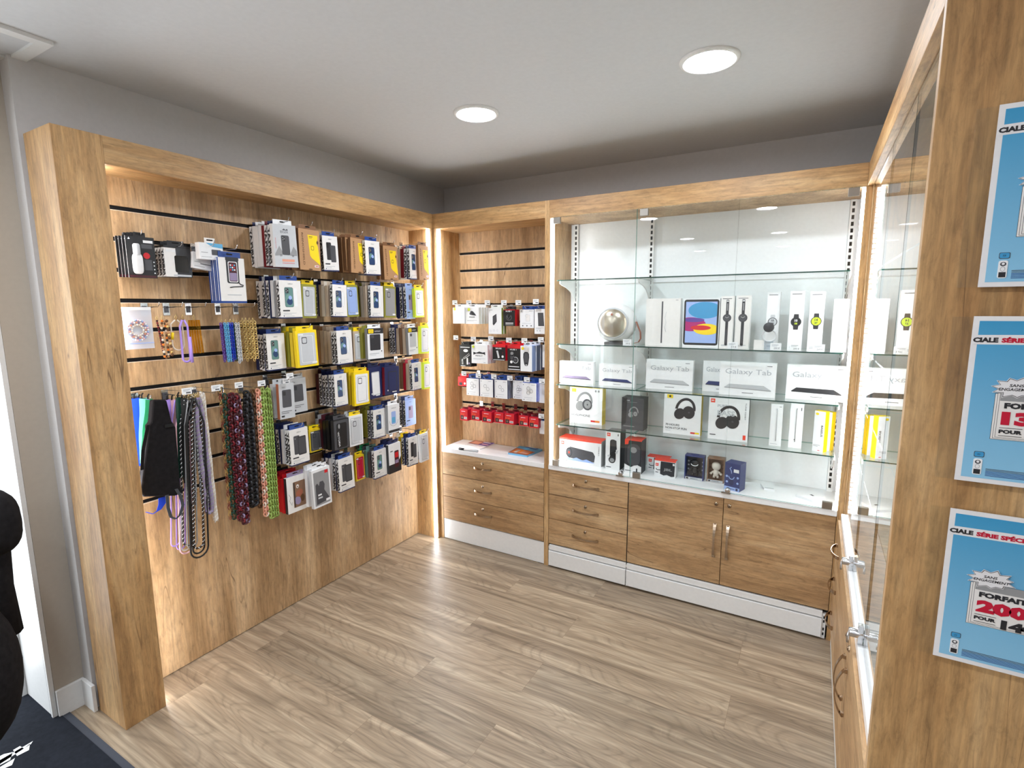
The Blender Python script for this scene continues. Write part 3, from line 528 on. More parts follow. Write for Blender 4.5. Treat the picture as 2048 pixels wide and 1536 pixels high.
        b.prism(rrect(w*.26, w*.50, h*.64, h*.82, .006), e-.0006, e-.0003, 'ink'); b.flatp(rrect(w*.285, w*.475, h*.66, h*.80, .005), e-.0007, ins); b.rect(w*.12, w*.34, h*.87, h*.91, e-.0004, 'white'); b.rect(w*.68, w*.92, h*.08, h*.13, e-.0008, 'white')
    elif style == 'navycase': b.box(0, w, 0, t, 0, h, 'navy', left='maroon'); b.flatp(rrect(w*.24, w*.84, h*.10, h*.84, .006), e, 'ink' if r == 'c' else 'lgrey'); b.flatp(rrect(w*.28, w*.8, h*.13, h*.81, .005), e-.0001, 'navy' if r == 'c' else 'white'); b.rect(w*.5, w*.8, h*.07, h*.10, e-.0002, 'white'); b.ell(w*.2, h*.16, .004, .005, e-.0001, 'white', 10)
    elif style == 'victoria': b.box(0, w, 0, t, 0, h, 'black', left='ink'); b.flatp(rrect(w*.04, w*.97, h*.03, h*.97, .003), e, 'dgrey'); b.flatp(rrect(w*.18, w*.86, h*.06, h*.88, .01), e-.0002, 'black'); b.ell(w*.36, h*.78, .006, .013, e-.0004, 'grey', 14); b.text('VICTORIA', (w*.24, e-.0004, h*.60), (.08, 0, -1), (1, 0, .08), .011, 'white', w=h*.5, bold=.01)
    elif style == 'necklace': b.box(0, w, 0, t, 0, h, 'white', left='grey'); b.rect(w*.02, w*.98, h*.03, h*.12, e, 'ink'); b.flatp(rrect(w*.28, w*.66, h*.32, h*.76, .006), e, 'lblue'); b.flatp(rrect(w*.32, w*.6, h*.36, h*.56, .004), e-.0001, 'sky'); b.ring(w*.47, h*.45, w*.36, h*.2, .0013, e-.0002, 'text', PI, 2*PI); b.ftext('FAIRPLAY', w*.3, h*.86, .006, 'text', e, w=w*.4)
    elif style == 'picture': b.box(0, w, 0, t, 0, h, 'paper', left='ink'); b.flatp(rrect(w*.30, w*.90, h*.12, h*.84, .004), e, 'brown'); b.ell(w*.52, h*.70, .008, .010, e-.0002, 'paper', 14); b.ell(w*.52, h*.69, .004, .005, e-.0003, 'brown', 12); b.ell(w*.6, h*.5, .022, .018, e-.0001, 'tan', 14, .6); b.ell(w*.5, h*.3, .018, .022, e-.0001, 'mauve', 14, .3); b.ell(w*.74, h*.34, .012, .02, e-.0002, 'choc', 12); b.rect(w*.33, w*.38, h*.14, h*.82, e-.0002, 'ink'); b.tube([(w*.08, e, h*.55), (w*.16, e, h*.45), (w*.10, e, h*.36), (w*.2, e, h*.22), (w*.22, e, h*.3)], .0006, 'text', 4); b.ftext('lovely', w*.12, h*.88, .006, 'text', e) if False else None
    elif style == 'carholder': b.box(0, w, 0, t, 0, h, 'white', left='lgrey'); b.flatp(rrect(w*.08, w*.92, h*.05, h*.93, .004), e, 'grey'); b.flatp([(w*.16, h*.30), (w*.16, h*.60), (w*.26, h*.64), (w*.34, h*.56), (w*.40, h*.66), (w*.58, h*.66), (w*.66, h*.56), (w*.62, h*.42), (w*.86, h*.18), (w*.84, h*.12), (w*.16, h*.08)], e-.0002, 'dgrey'); b.flatp(rrect(w*.70, w*.88, h*.84, h*.92, .002), e-.0002, 'red'); b.rect(w*.26, w*.46, h*.30, h*.34, e-.0004, 'white'); b.rect(w*.26, w*.50, h*.22, h*.26, e-.0004, 'lgrey'); b.rect(w*.68, w*.90, h*.10, h*.16, e-.0004, 'white')
    elif style == 'redblack': b.box(0, w, 0, t, h*.40, h, 'white', left='ink', right='ink'); b.box(-.0002, w+.0002, -.0002, t, 0, h*.40, 'ink', front='ink'); b.flatp([(0, 0), (w, 0), (w, h*.5), (w*.7, h*.30), (0, h*.30)], e-.0003, 'ink'); b.flatp([(0, h*.30), (w*.7, h*.30), (w, h*.5), (w, h), (0, h)], e-.0001, 'white'); b.flatp(rrect(w*.46, w*.82, h*.16, h*.74, .006), e-.0005, 'wine'); b.rect(w*.50, w*.78, h*.5, h*.68, e-.0006, 'red'); b.rect(w*.50, w*.78, h*.3, h*.42, e-.0006, 'mauve'); b.rect(w*.14, w*.34, h*.74, h*.77, e-.0004, 'ink')
    elif style == 'greyphone': b.box(0, w, 0, t, 0, h, 'lgrey', left='tan'); b.flatp(rrect(w*.2, w*.8, h*.32, h*.82, .006), e, 'dgrey'); b.flatp(rrect(w*.26, w*.44, h*.66, h*.78, .004), e-.0001, 'ink'); b.rect(w*.1, w*.8, h*.2, h*.215, e, 'text'); b.rect(w*.1, w*.6, h*.15, h*.165, e, 'text'); b.rect(w*.1, w*.3, h*.05, h*.10, e, 'ink'); b.ftext('Slim', w*.2, h*.88, .007, 'text', e)
    elif style == 'pattern': b.box(0, w, 0, t, 0, h, 'navy', left='white'); b.text('FAIRPLAY', (-.0004, t*.92, .006), (0, 0, 1), (0, -1, 0), min(t*.84, .02), 'ink', w=h*.94, bold=.06, shear=.3)
    else: b.box(0, w, 0, t, 0, h, style, left=r or style); b.rect(w*.2, w*.8, h*.3, h*.8, e, 'grey')
    return b.build('carton', parent)
TABC = dict(fair='blue', fairgreen='blue', fairblack='blue', fairwallet='blue', fairgrey='blue', fairback='blue', fairlight='lblue', rhino='dkraft', eiger='white', otter='white', windowed='yellow', navycase='navy', victoria='dgrey', necklace='white', picture='mauve', carholder='white', redblack='navy', greyphone='lgrey', pattern='navy')
ORD = ['second', 'third', 'fourth', 'fifth', 'sixth', 'seventh', 'eighth']
DESC = dict(pattern='black lettered spine box', white='plain white box', maroon='dark red box', rhino='brown cardboard box', beige='beige box', brown='brown box', olive='olive pack', kraft='brown cardboard box', navy='navy blue box', black='black box', grey='grey box', ylw2='yellow framed pack', yellow='yellow framed pack', red='red topped box', crimson='red box', lgrey='pale grey box', dgrey='dark grey pack', cream='cream box', green='green case pack', wine='dark red pack', teal='grey green case pack', mauve='mauve pack', choc='dark brown box')
NP = [0]
def make_box(name, label, cat, style, w, t, h, loc, rz, r=None, tabc=None, group=None, tabw=.8, tilt=0, tabh=.022):
    e = T(name, label, cat, loc, rz, group); e.rotation_euler[1] = tilt
    carton(e, w, t, h, style, r)
    c = tabc or TABC.get(style, style if style in MT else 'white')
    tab(e, w*(1-tabw)/2, w*(1+tabw)/2, h, t*.5, c, tabh)
    return e
def hook(loc, L, label, rz, group, tagc=True, up=.03):
    """display hook: plate in the groove, wire arm out to the front, price ticket"""
    e = T('display_hook', label, 'hook', loc, rz, group)
    b = MB(); b.box(-.013, .013, -.004, -.0005, -.045, .006, 'chrome'); b.box(-.009, .009, -.0055, -.004, -.034, -.006, 'dgrey'); b.build('back_plate', e)
    b = MB(); b.tube([(0, -.003, -.012), (0, -L+.01, -.010), (0, -L, .0), (0, -L-.002, .008)], .0021, 'chrome', 6); b.build('wire', e)
    if tagc:
        b = MB(); b.tube([(0, -.003, .004), (0, -L-.004, .014)], .0012, 'chrome', 6); b.build('ticket_wire', e)
        b = MB(); b.box(-.019, .019, -L-.007, -L-.005, .0, .026, 'white'); b.rect(-.014, .012, .017, .020, -L-.0073, 'tgrey'); b.rect(-.014, .006, .012, .014, -L-.0073, 'tgrey'); b.rect(-.004, .014, .004, .009, -L-.0073, 'text'); b.build('price_ticket', e)
    return e
SHORT = {549: 'mountain print box', 598: 'leftmost brown box', 647: 'black case box', 701: 'middle brown box', 732: 'blue phone box beside a brown', 768: 'smaller brown box', 820: 'last phone box', 838: 'brown box against the LED', 560: 'teal phone box', 603: 'olive framed clear case', 665: 'navy phone box', 693: 'pale blue case', 741: 'second blue phone box', 813: 'light blue box', 830: 'white translucent case', 535: 'green phone box', 594: 'bright yellow framed case', 675: 'cyan phone box', 707: 'beige framed case', 735: 'yellow badged black case box', 817: 'yellow badged grey box', 841: 'neon framed case', 558: 'slim grey phone box', 580: 'large grey box', 670: 'indigo phone box', 708: 'yellow framed clear case', 738: 'navy box with card', 769: 'navy window box', 825: 'phone box beside the red spine', 847: 'pale clear case', 581: 'wallet case box', 619: 'half hidden olive case', 667: 'white lettered black box', 699: 'white corded clear case', 747: 'olive neighboured box', 776: 'phone necklace box', 811: 'pale purple box', 574: 'flower picture box', 626: 'mitten holder box', 679: 'wallet case box', 712: 'red case', 749: 'green phone box', 778: 'red phone box', 842: 'ringed white clear case'}
SHORT2 = {('second row', 768): 'grey case', ('bottom row', 817): 'black case box'}
def stack(row, xl, xr, yt, yb, xf, style, desc, behind='', r=None, tabc=None, w=None, t=.02, r2=None, tg=False, short=None):
    """a hook of hanging boxes: front face outline in the photograph, on the plane x = xf"""
    A = P(xl, (yt+yb)/2, 'x', xf); B = P(xr, (yt+yb)/2, 'x', xf); w = w or max(.085, min(.125, B.y-A.y))
    z1 = P((xl+xr)/2, yt, 'x', xf).z; z0 = P((xl+xr)/2, yb, 'x', xf).z; h = z1-z0
    sd = SHORT2.get((row, xl)) or SHORT[xl]
    rnd = random.Random(xl*31+yt); tl = rnd.uniform(-.03, .03)
    make_box('phone_case_box', desc+' in the '+row, 'phone case box', style, w, t, h, (xf, A.y, z0), PI/2, r, tabc, row+' boxes' if False else None, tilt=tl)
    bl = behind.split(); room = (xf-t)-(XP+.006); n = len(bl)
    if n:
        tt = min(.021, room/n-.0012)
        x = xf-t-.0012-max(0, (room-n*(tt+.0012)))*.15; gap = max(.0012, min(.006, (room-n*tt)/n))
        for i, s in enumerate(bl):
            hh = h*rnd.uniform(.93, 1.0); zz = z0+(h-hh)*rnd.uniform(.2, 1)
            rr = ('ylw2', 'lgrey') if s in ('ylw2',) else None; st = s
            make_box('phone_case_box', f'{DESC.get(s, s+" box")}, {ORD[i]} in the stack behind the {sd}, {row}', 'phone case box', s, w*rnd.uniform(.96, 1), tt, hh, (x, A.y+rnd.uniform(-.004, .004), zz), PI/2, None, {'pattern': 'navy', 'maroon': 'maroon', 'ylw2': 'yellow', 'olive': 'olive'}.get(s), None, tilt=rnd.uniform(-.02, .02))
            x -= tt+gap
    hz = z1+.014; k = min(GZ, key=lambda g: abs(g-(hz+.01)))
    hook((XP, A.y+w/2, hz+.012), xf-XP+.03, f'chrome hook carrying the {sd}, {row}', PI/2, 'hooks of the left slatwall', tg)
R1, R2, R3, R4, R5, R6 = ['%s row' % s for s in ('top', 'second', 'third', 'fourth', 'fifth', 'bottom')]
# row A
stack(R1, 549, 596, 451, 535, 0, 'eiger', 'grey box with mountain print', 'pattern pattern maroon white white white pattern')
stack(R1, 598, 640, 459, 540, -.01, 'rhino', 'leftmost brown box with yellow label', 'rhino rhino rhino')
stack(R1, 647, 677, 473, 543, -.03, 'fairblack', 'white box with black case', 'grey lgrey grey')
stack(R1, 701, 737, 477, 546, .0, 'rhino', 'middle brown box with yellow label', 'rhino rhino rhino rhino')
stack(R1, 732, 765, 483, 551, .025, 'fair', 'white box with blue phone, right of brown box', 'grey', w=.11)
stack(R1, 768, 796, 493, 560, -.01, 'rhino', 'smaller brown box with yellow label', 'rhino beige')
stack(R1, 820, 838, 498, 559, -.03, 'fair', 'last white box with blue phone', 'pattern maroon beige beige', w=.085)
stack(R1, 838, 862, 492, 560, .01, 'rhino', 'brown box glowing against the LED strip', '', w=.1)
# row B
stack(R2, 560, 603, 561, 637, .0, 'fairgreen', 'large white box with teal phone', 'grey white pattern pattern white pattern')
stack(R2, 603, 623, 568, 636, -.07, 'windowed', 'olive framed clear case', 'ylw2', ('olive', 'lgrey'), w=.09)
stack(R2, 665, 693, 569, 634, .0, 'fair', 'white box with navy phone', 'beige cream beige pattern')
stack(R2, 693, 716, 570, 634, -.05, 'windowed', 'pale blue clear case in olive frame', 'pattern', ('olive', 'lblue'), w=.09)
stack(R2, 741, 766, 571, 635, .0, 'fair', 'white box with blue phone before beige boxes', 'beige cream olive beige')
stack(R2, 768, 794, 572, 635, -.03, 'windowed', 'grey case in yellow olive frame', 'ylw2 grey', ('olive', 'grey'), w=.1)
stack(R2, 813, 829, 574, 638, -.03, 'fairlight', 'light blue box', 'pattern navy pattern', w=.08)
stack(R2, 830, 848, 577, 635, .0, 'windowed', 'white translucent case near the LED strip', '', ('neon', 'white'), w=.09)
# row C
stack(R3, 535, 571, 667, 741, -.07, 'fairgreen', 'white box with green phone', 'pattern pattern navy')
stack(R3, 594, 638, 661, 734, .0, 'windowed', 'clear case in bright yellow frame', 'ylw2 olive ylw2 olive', ('yellow', 'lgrey'))
stack(R3, 675, 705, 661, 729, .0, 'fair', 'white box with teal phone beside brown spines', 'pattern beige beige beige kraft')
stack(R3, 707, 732, 662, 722, -.04, 'windowed', 'grey case in beige frame', 'olive', ('beige', 'lgrey'), w=.10)
stack(R3, 735, 771, 656, 717, .02, 'otter', 'box with black case and yellow badge', 'olive beige')
stack(R3, 817, 840, 655, 709, .0, 'otter', 'box with grey case and yellow badge', 'beige brown beige pattern pattern', 'lgrey', w=.09)
stack(R3, 841, 853, 652, 707, .02, 'windowed', 'pale case in neon frame', '', ('neon', 'white'), w=.085)
# row D
stack(R4, 558, 579, 767, 838, -.02, 'greyphone', 'white box with slim grey phone', 'lgrey', w=.085, tg=True)
stack(R4, 580, 605, 757, 826, -.07, 'greyphone', 'large grey box with dark phone', 'grey', w=.1)
stack(R4, 670, 695, 748, 813, -.02, 'fair', 'white box with dark blue phone', 'pattern pattern pattern pattern wine')
stack(R4, 708, 737, 743, 810, .0, 'windowed', 'clear case in yellow frame', 'ylw2 ylw2 ylw2', ('yellow', 'white'), w=.115)
stack(R4, 738, 764, 734, 797, -.01, 'navycase', 'navy box with white card', 'navy navy', 'w')
stack(R4, 769, 798, 733, 788, .01, 'navycase', 'navy window box', 'pattern wine', 'c')
stack(R4, 825, 847, 725, 780, .0, 'fair', 'white box with phone beside red spine', 'beige crimson brown beige', w=.09)
stack(R4, 847, 858, 724, 778, .02, 'windowed', 'pale clear case', '', ('neon', 'white'), w=.07)
# row E
stack(R5, 581, 618, 857, 929, -.02, 'fairwallet', 'white box with black wallet case', 'pattern white pattern navy dgrey')
stack(R5, 619, 632, 860, 905, -.09, 'windowed', 'olive case half hidden by the wallet case box', 'olive', ('ylw2', 'dgrey'), w=.085)
stack(R5, 667, 698, 838, 899, .01, 'victoria', 'black box with vertical white lettering', 'black black wine grey')
stack(R5, 699, 720, 831, 892, -.01, 'windowed', 'clear case with white cord', 'lgrey', ('white', 'lgrey'), w=.1)
stack(R5, 747, 775, 818, 875, .0, 'fair', 'white box with dark phone before olive packs', 'pattern olive olive beige', w=.1)
stack(R5, 776, 804, 808, 865, .03, 'necklace', 'white box picturing a phone necklace', 'pattern', w=.1)
stack(R5, 811, 831, 799, 851, -.05, 'fairlight', 'pale purple box', 'pattern grey', w=.1)
# row F
stack(R6, 574, 614, 951, 1023, -.04, 'picture', 'cream box with brown flower picture', 'red red crimson black', w=.12)
stack(R6, 626, 662, 936, 1013, .02, 'carholder', 'white box with dark mitten shaped holder', 'white white', w=.115)
stack(R6, 679, 711, 915, 981, .0, 'fairwallet', 'white box with black wallet case', 'pattern white pattern pattern', w=.105)
stack(R6, 712, 722, 912, 962, -.06, 'windowed', 'red case in yellow frame', '', ('ylw2', 'crimson'), w=.07)
stack(R6, 749, 774, 899, 955, .01, 'fairgreen', 'white box with green phone', 'dgrey teal dgrey green', w=.1)
stack(R6, 778, 806, 886, 944, .03, 'redblack', 'white and black box with red phone', 'navy navy', w=.105)
stack(R6, 817, 839, 873, 930, .01, 'fairblack', 'white box with black case', 'pattern ylw2 cream', w=.09)
stack(R6, 842, 862, 866, 922, .03, 'windowed', 'white clear case hanging from a ring', 'black', ('white', 'lgrey'), w=.08)
# ------------------------------------------------------------------ top left: blister packs, power banks, pouches
def pt(x, y, xf): return P(x, y, 'x', xf)
def blister(i, xf):
    A = pt(248-i*7, 555-i*1, -.10); e = T('blister_pack', ['black blister pack with white spray bottle, foremost of its hook', 'black blister pack right behind the foremost spray pack', 'black spray pack, third from the front, left end of the wall', 'rearmost black spray pack at the left end of the wall'][i], 'blister pack', (xf, -1.745+.0*i, A.z), PI/2, 'black spray packs')
    b = MB(); w, h = .10, .155; b.box(0, w, 0, .0015, 0, h, 'black', left='white'); b.rect(.004, w-.004, .002, .01, -.0004, 'wine'); b.flatp([(.008, h-.012), (.012, h-.004), (.016, h-.012)], -.0006, 'white'); b.rect(.06, w-.006, h-.022, h-.012, -.0006, 'white'); b.ell(.068, .085, .012, .012, -.0008, 'red', 16)
    b.rect(.058, .085, .03, .07, -.0006, 'dgrey'); [b.ell(.092, .02+k*.014, .0025, .0025, -.0008, 'white', 8) for k in range(4)]; b.rect(.052, .09, .112, .128, -.0006, 'dgrey'); b.build('backing_card', e)
    b = MB(); b.blob((.030, -.011, .052), (.017, .010, .038), 'white', 4); b.lathe([(.011, .085), (.012, .09), (.012, .122), (.008, .127), (0, .127)], 'lgrey', (.030, -.011, 0)); b.build('spray_bottle', e); tab(e, .03, .07, h, .0002, 'black', .016)
for i, xf in enumerate((-.075, -.10, -.125, -.15)): blister(i, xf)
hook((XP, -1.695, pt(290, 470, -.1).z+.004), .125, 'chrome hook carrying the black spray bottle packs', PI/2, 'hooks of the left slatwall', False)
for i, xf in enumerate((-.10, -.125, -.15)):
    A = pt(333, 553, -.105); e = T('power_bank_box', ['box with black power bank shown, foremost of its hook', 'lettered power bank box right behind the foremost one', 'rearmost lettered power bank box'][i], 'accessory box', (xf, -1.600, A.z), PI/2, 'power bank boxes')
    b = MB(); w, h, t = .105, .125, .021; b.box(0, w, 0, t, 0, h*.93, 'ink', left='white'); b.box(0, w, 0, t, h*.93, h, 'black'); b.rect(0, .045, .0, h*.92, -.0004, 'paper'); b.flatp(rrect(.038, .092, .018, .086, .006), -.0008, 'black_gloss'); b.rect(.008, .044, .1, .112, -.0006, 'white'); b.rect(.03, .1, .002, .010, -.0008, 'lgrey')
    b.text('FAIRPLAY', (-.0004, t*.92, .004), (0, 0, 1), (0, -1, 0), .017, 'ink', w=h*.86, bold=.06, shear=.3); b.build('carton', e); tab(e, .02, .085, h, .01, 'black', .02)
hook((XP, -1.548, pt(375, 490, -.1).z), .12, 'chrome hook carrying the power bank boxes', PI/2, 'hooks of the left slatwall', False)
for i, (xf, dy, dz, tl) in enumerate(((-.045, .0, .035, 0), (-.085, -.012, 0.0, .12), (-.12, .014, -.006, -.06))):
    A = pt(398, 535, -.06); e = T('accessory_box', ['small white box with teal corner hanging foremost', 'small white box tilted behind the teal cornered one', 'small white box nearest the wall behind the teal cornered one'][i], 'accessory box', (xf, A.y+dy, A.z+dz), PI/2, 'small white boxes'); e.rotation_euler[1] = tl
    b = MB(); w, h, t = .10, .068, .03; b.box(0, w, 0, t, 0, h, 'white'); b.flatp([(w*.28, h), (w, h), (w, h*.72), (w*.55, h*.78)], -.0004, 'sky' if i == 0 else 'lgrey')
    b.flatp(rrect(w*.5, w*.9, h*.28, h*.62, .003), -.0006, 'dgrey') if i == 0 else b.rect(w*.3, w*.8, h*.3, h*.34, -.0004, 'text'); b.rect(w*.06, w*.34, h*.40, h*.43, -.0005, 'grey'); b.rect(w*.06, w*.5, h*.14, h*.16, -.0005, 'grey'); b.build('carton', e); tab(e, .03, .075, h, .012, 'paper', .022)
hook((XP, pt(398, 535, -.06).y+.05, pt(430, 487, -.05).z), .16, 'chrome hook carrying the small white boxes', PI/2, 'hooks of the left slatwall', False)
for i, xf in enumerate((-.03, -.056, -.082)):
    A = pt(443, 606, -.03); e = T('phone_pouch_box', ['tall white box showing a waterproof phone pouch', 'tall blue spined pouch box right behind the foremost one', 'tall blue spined pouch box nearest the wall'][i], 'phone pouch box', (xf, A.y, A.z), PI/2, 'waterproof pouch boxes')
    b = MB(); w = .118; h = pt(466, 516, -.03).z-A.z; t = .024; b.box(0, w, 0, t, .009, h, 'paper', left='blue'); b.box(0, w, .0, t, 0, .009, 'blue'); b.box(-.0006, 0, .009, .0125, .01, h-.002, 'white')
    b.flatp(rrect(.034, .090, .085, .195, .008), -.0004, 'ink'); b.flatp(rrect(.042, .084, .090, .178, .006), -.0006, 'white'); b.flatp(rrect(.045, .081, .093, .175, .005), -.0008, 'wine'); b.flatp(rrect(.047, .079, .096, .13, .003), -.0009, 'mauve'); [b.rect(.050+c*.009, .056+c*.009, .14+q*.010, .146+q*.010, -.001, ['red', 'sky', 'white'][(c+q) % 3]) for c in range(3) for q in range(3)]
    b.rect(.032, .092, .183, .197, -.0007, 'ink'); b.tube([(.086, -.001, .09), (.092, -.001, .082), (.106, -.001, .078), (.104, -.001, .073), (.06, -.001, .070), (.044, -.001, .067)], .0022, 'ink', 6); b.rect(.03, .095, .034, .037, -.0004, 'tgrey'); b.rect(.04, .07, h-.022, h-.018, -.0004, 'text'); b.build('carton', e); tab(e, .01, .11, h, .012, 'blue', .026)
hook((XP, pt(443, 560, -.03).y+.06, pt(470, 500, -.03).z+.012), .185, 'chrome hook carrying the tall pouch boxes', PI/2, 'hooks of the left slatwall', False)
# ------------------------------------------------------------------ chains, cords and straps
def chain_pts(pts, step):
    pts = [Vector(p) for p in pts]; out = []; acc = 0
    L = [0]; 
    for a, c in zip(pts, pts[1:]): L.append(L[-1]+(c-a).length)
    n = int(L[-1]/step)
    for k in range(n+1):
        d = k*step; i = 0
        while i < len(pts)-2 and L[i+1] < d: i += 1
        q = (d-L[i])/max(1e-6, L[i+1]-L[i]); out.append((pts[i].lerp(pts[i+1], q), (pts[i+1]-pts[i]).normalized()))
    return out
def links(b, pts, L, W, r, mat, cols=None):
    for i, (p, d) in enumerate(chain_pts(pts, L*.72)):
        side = Vector((1, 0, 0)) if i % 2 else Vector((0, 1, 0)); side = (side+Vector((.3, .3, 0))).normalized(); side = (side-d*side.dot(d)).normalized()
        ring = [p+d*(L/2*math.cos(a))+side*(W/2*math.sin(a)) for a in [2*PI*k/8 for k in range(8)]]
        b.tube(ring, r, cols[i % len(cols)] if cols else mat, 5, closed=True)
def braid(b, pts, R, r, mats, turns=60, n=3):
    pts = [Vector(p) for p in pts]; C = chain_pts(pts, .006); tot = len(C)
    for k in range(n):
        q = []
        for i, (p, d) in enumerate(C):
            s = (Vector((1, 0, 0))-d*d.x).normalized(); u = d.cross(s); a = i*2.0+2*PI*k/n; q.append(p+(s*math.cos(a)+u*math.sin(a))*R)
        b.tube(q, r, mats[k % len(mats)], 5)
def beads(b, pts, r, mats, step=None):
    for i, (p, d) in enumerate(chain_pts(pts, step or r*1.9)): b.blob(p, (r, r, r), mats[i % len(mats)], 2, 8, 6)
def loop(x, y, zt, zb, w, n=14, sway=0):
    """two strands from the hook down to a rounded loop"""
    p = [(x, y-.004, zt)]
    p += [(x, y-w/2-.0*sway, zt+(zb+w/2-zt)*k/6) for k in range(1, 6)]
    p += [(x+sway, y-w/2*math.cos(PI*k/8), zb+w/2-w/2*math.sin(PI*k/8)) for k in range(9)]
    p += [(x, y+w/2, zb+w/2+(zt-zb-w/2)*k/6) for k in range(1, 6)]+[(x, y+.004, zt)]; return p
def hang(name, label, cat, group, px0, pyt, pxb, pyb, xf, fn):
    a = pt(px0, pyt, xf); c = pt(pxb, pyb, xf); e = T(name, label, cat, (xf, a.y, a.z), 0, group)
    b = MB(); fn(b, a, c); b.build('strand', e, world=True)
    b = MB(); b.tube([(xf, a.y, a.z-.002), (xf, a.y-.004, a.z+.012), (xf, a.y, a.z+.022), (xf, a.y+.004, a.z+.012), (xf, a.y, a.z-.002)], .0012, 'brass', 5); b.build('clasp', e, world=True); return e
# small charms row
G = 'small phone charm chains'
Hh = dict()
for px, L, lab in ((287, .12, 'bead bag'), (331, .13, 'amber bead charms'), (375, .14, 'lilac charm and the amber strap'), (434, .13, 'coloured short chains'), (470, .15, 'gold short chains')):
    z = P(px, 612, 'x', XP); hook((XP, z.y, z.z+.006), L, f'chrome hook carrying the {lab}', PI/2, 'hooks of the left slatwall', False)
e = T('bead_bag', 'clear bag holding a pearly bead bracelet', 'bag', (-.06, pt(246, 700, -.06).y, pt(246, 700, -.06).z), PI/2)
A = pt(246, 702, -.06); B2 = pt(301, 616, -.06); w = B2.y-A.y; h = B2.z-A.z
b = MB(); b.box(0, w, 0, .003, 0, h, 'poly_bag'); b.box(0, w, -.001, .004, h-.012, h, 'white'); b.box(.0, w, -.0008, .0038, 0.02, .023, 'lblue'); b.build('bag', e)
b = MB()
for rr, cs in ((.036, ('white', 'pink', 'lblue')), (.028, ('peach', 'white', 'mauve')), (.020, ('white', 'cream'))):
    n = int(2*PI*rr/.0075)
    for k in range(n): a = 2*PI*k/n; b.blob((w/2+rr*math.cos(a), -.005, h*.45+rr*1.05*math.sin(a)), (.0038,)*3, cs[k % len(cs)], 2, 8, 6)
b.build('bracelet', e)
hang('bead_charm', 'dark red bead charm behind the amber bead charm', 'phone charm', None, 314, 642, 322, 703, -.10, lambda b, a, c: beads(b, [(a.x, a.y, a.z), (a.x, a.y+.012, c.z)], .0045, ['wine', 'maroon']))
hang('bead_charm', 'amber and black bead charm', 'phone charm', None, 324, 642, 329, 716, -.08, lambda b, a, c: (beads(b, loop(a.x, a.y+.004, a.z, c.z, .016), .0050, ['orange', 'choc', 'kraft', 'cream', 'black']), beads(b, [(a.x+.01, a.y+.012, a.z), (a.x+.012, a.y+.02, c.z+.01)], .006, ['choc', 'kraft', 'brass'])))
hang('bead_charm', 'yellow, white and lilac tube bead charm loop', 'phone charm', None, 352, 640, 352, 708, -.08, lambda b, a, c: (b.tube(loop(a.x, a.y, a.z, c.z+.015, .045), .003, 'cream', 6), b.tube([(a.x+.004, a.y-.02, a.z-.05), (a.x+.004, a.y-.024, c.z+.06)], .0055, 'yellow', 8)))
hang('bead_charm', 'lilac tube bead charm hanging lowest of the charms', 'phone charm', None, 366, 640, 370, 724, -.07, lambda b, a, c: (b.tube(loop(a.x, a.y, a.z, c.z, .03), .0042, 'lilac', 6), b.tube([(a.x+.006, a.y+.016, a.z-.07), (a.x+.006, a.y+.018, c.z-.004)], .006, 'lilac', 8)))
hang('glitter_strap', 'translucent amber beaded strap', 'phone charm', None, 388, 640, 390, 708, -.09, lambda b, a, c: [b.strip([(a.x-.002*k, a.y-.02+.011*k, a.z), (a.x-.002*k, a.y-.022+.012*k, (a.z+c.z)/2), (a.x-.002*k, a.y-.018+.012*k, c.z)], .009, .001, 'amber_clear', (0, 1, 0)) for k in range(5)])
for k, (px, c, lab, bb, x) in enumerate(((446, 'purple', 'purple', 722, -.10), (454, 'sky', 'sky blue', 724, -.09), (463, 'royal', 'royal blue', 722, -.10), (469, 'dgreen', 'dark green', 722, -.11), (476, 'lgrey', 'pale grey', 726, -.08))):
    hang('chain_charm', f'short {lab} chain charm beside the gold chains', 'phone charm', G, px-2, 648, px, bb, x, lambda b, a, c2, c=c: (links(b, [(a.x, a.y-.006, a.z), (a.x, a.y-.002, c2.z)], .012, .009, .0022, c), links(b, [(a.x, a.y+.006, a.z), (a.x, a.y+.008, c2.z+.004)], .012, .009, .0022, c)))
for k, (px, bb, x) in enumerate(((487, 716, -.11), (494, 722, -.09), (501, 718, -.10), (508, 722, -.07))):
    hang('chain_charm', ['short gold chain next to the pale grey one', 'short gold chain, second from the pale grey one', 'short gold chain, third from the pale grey one', 'short thick gold chain nearest the white boxes'][k], 'phone charm', G, px-2, 645, px+1, bb, x, lambda b, a, c2: (links(b, [(a.x, a.y-.008, a.z), (a.x, a.y-.006, c2.z)], .016, .012, .002, 'brass'), links(b, [(a.x, a.y+.008, a.z), (a.x, a.y+.009, c2.z+.006)], .016, .012, .002, 'brass')))
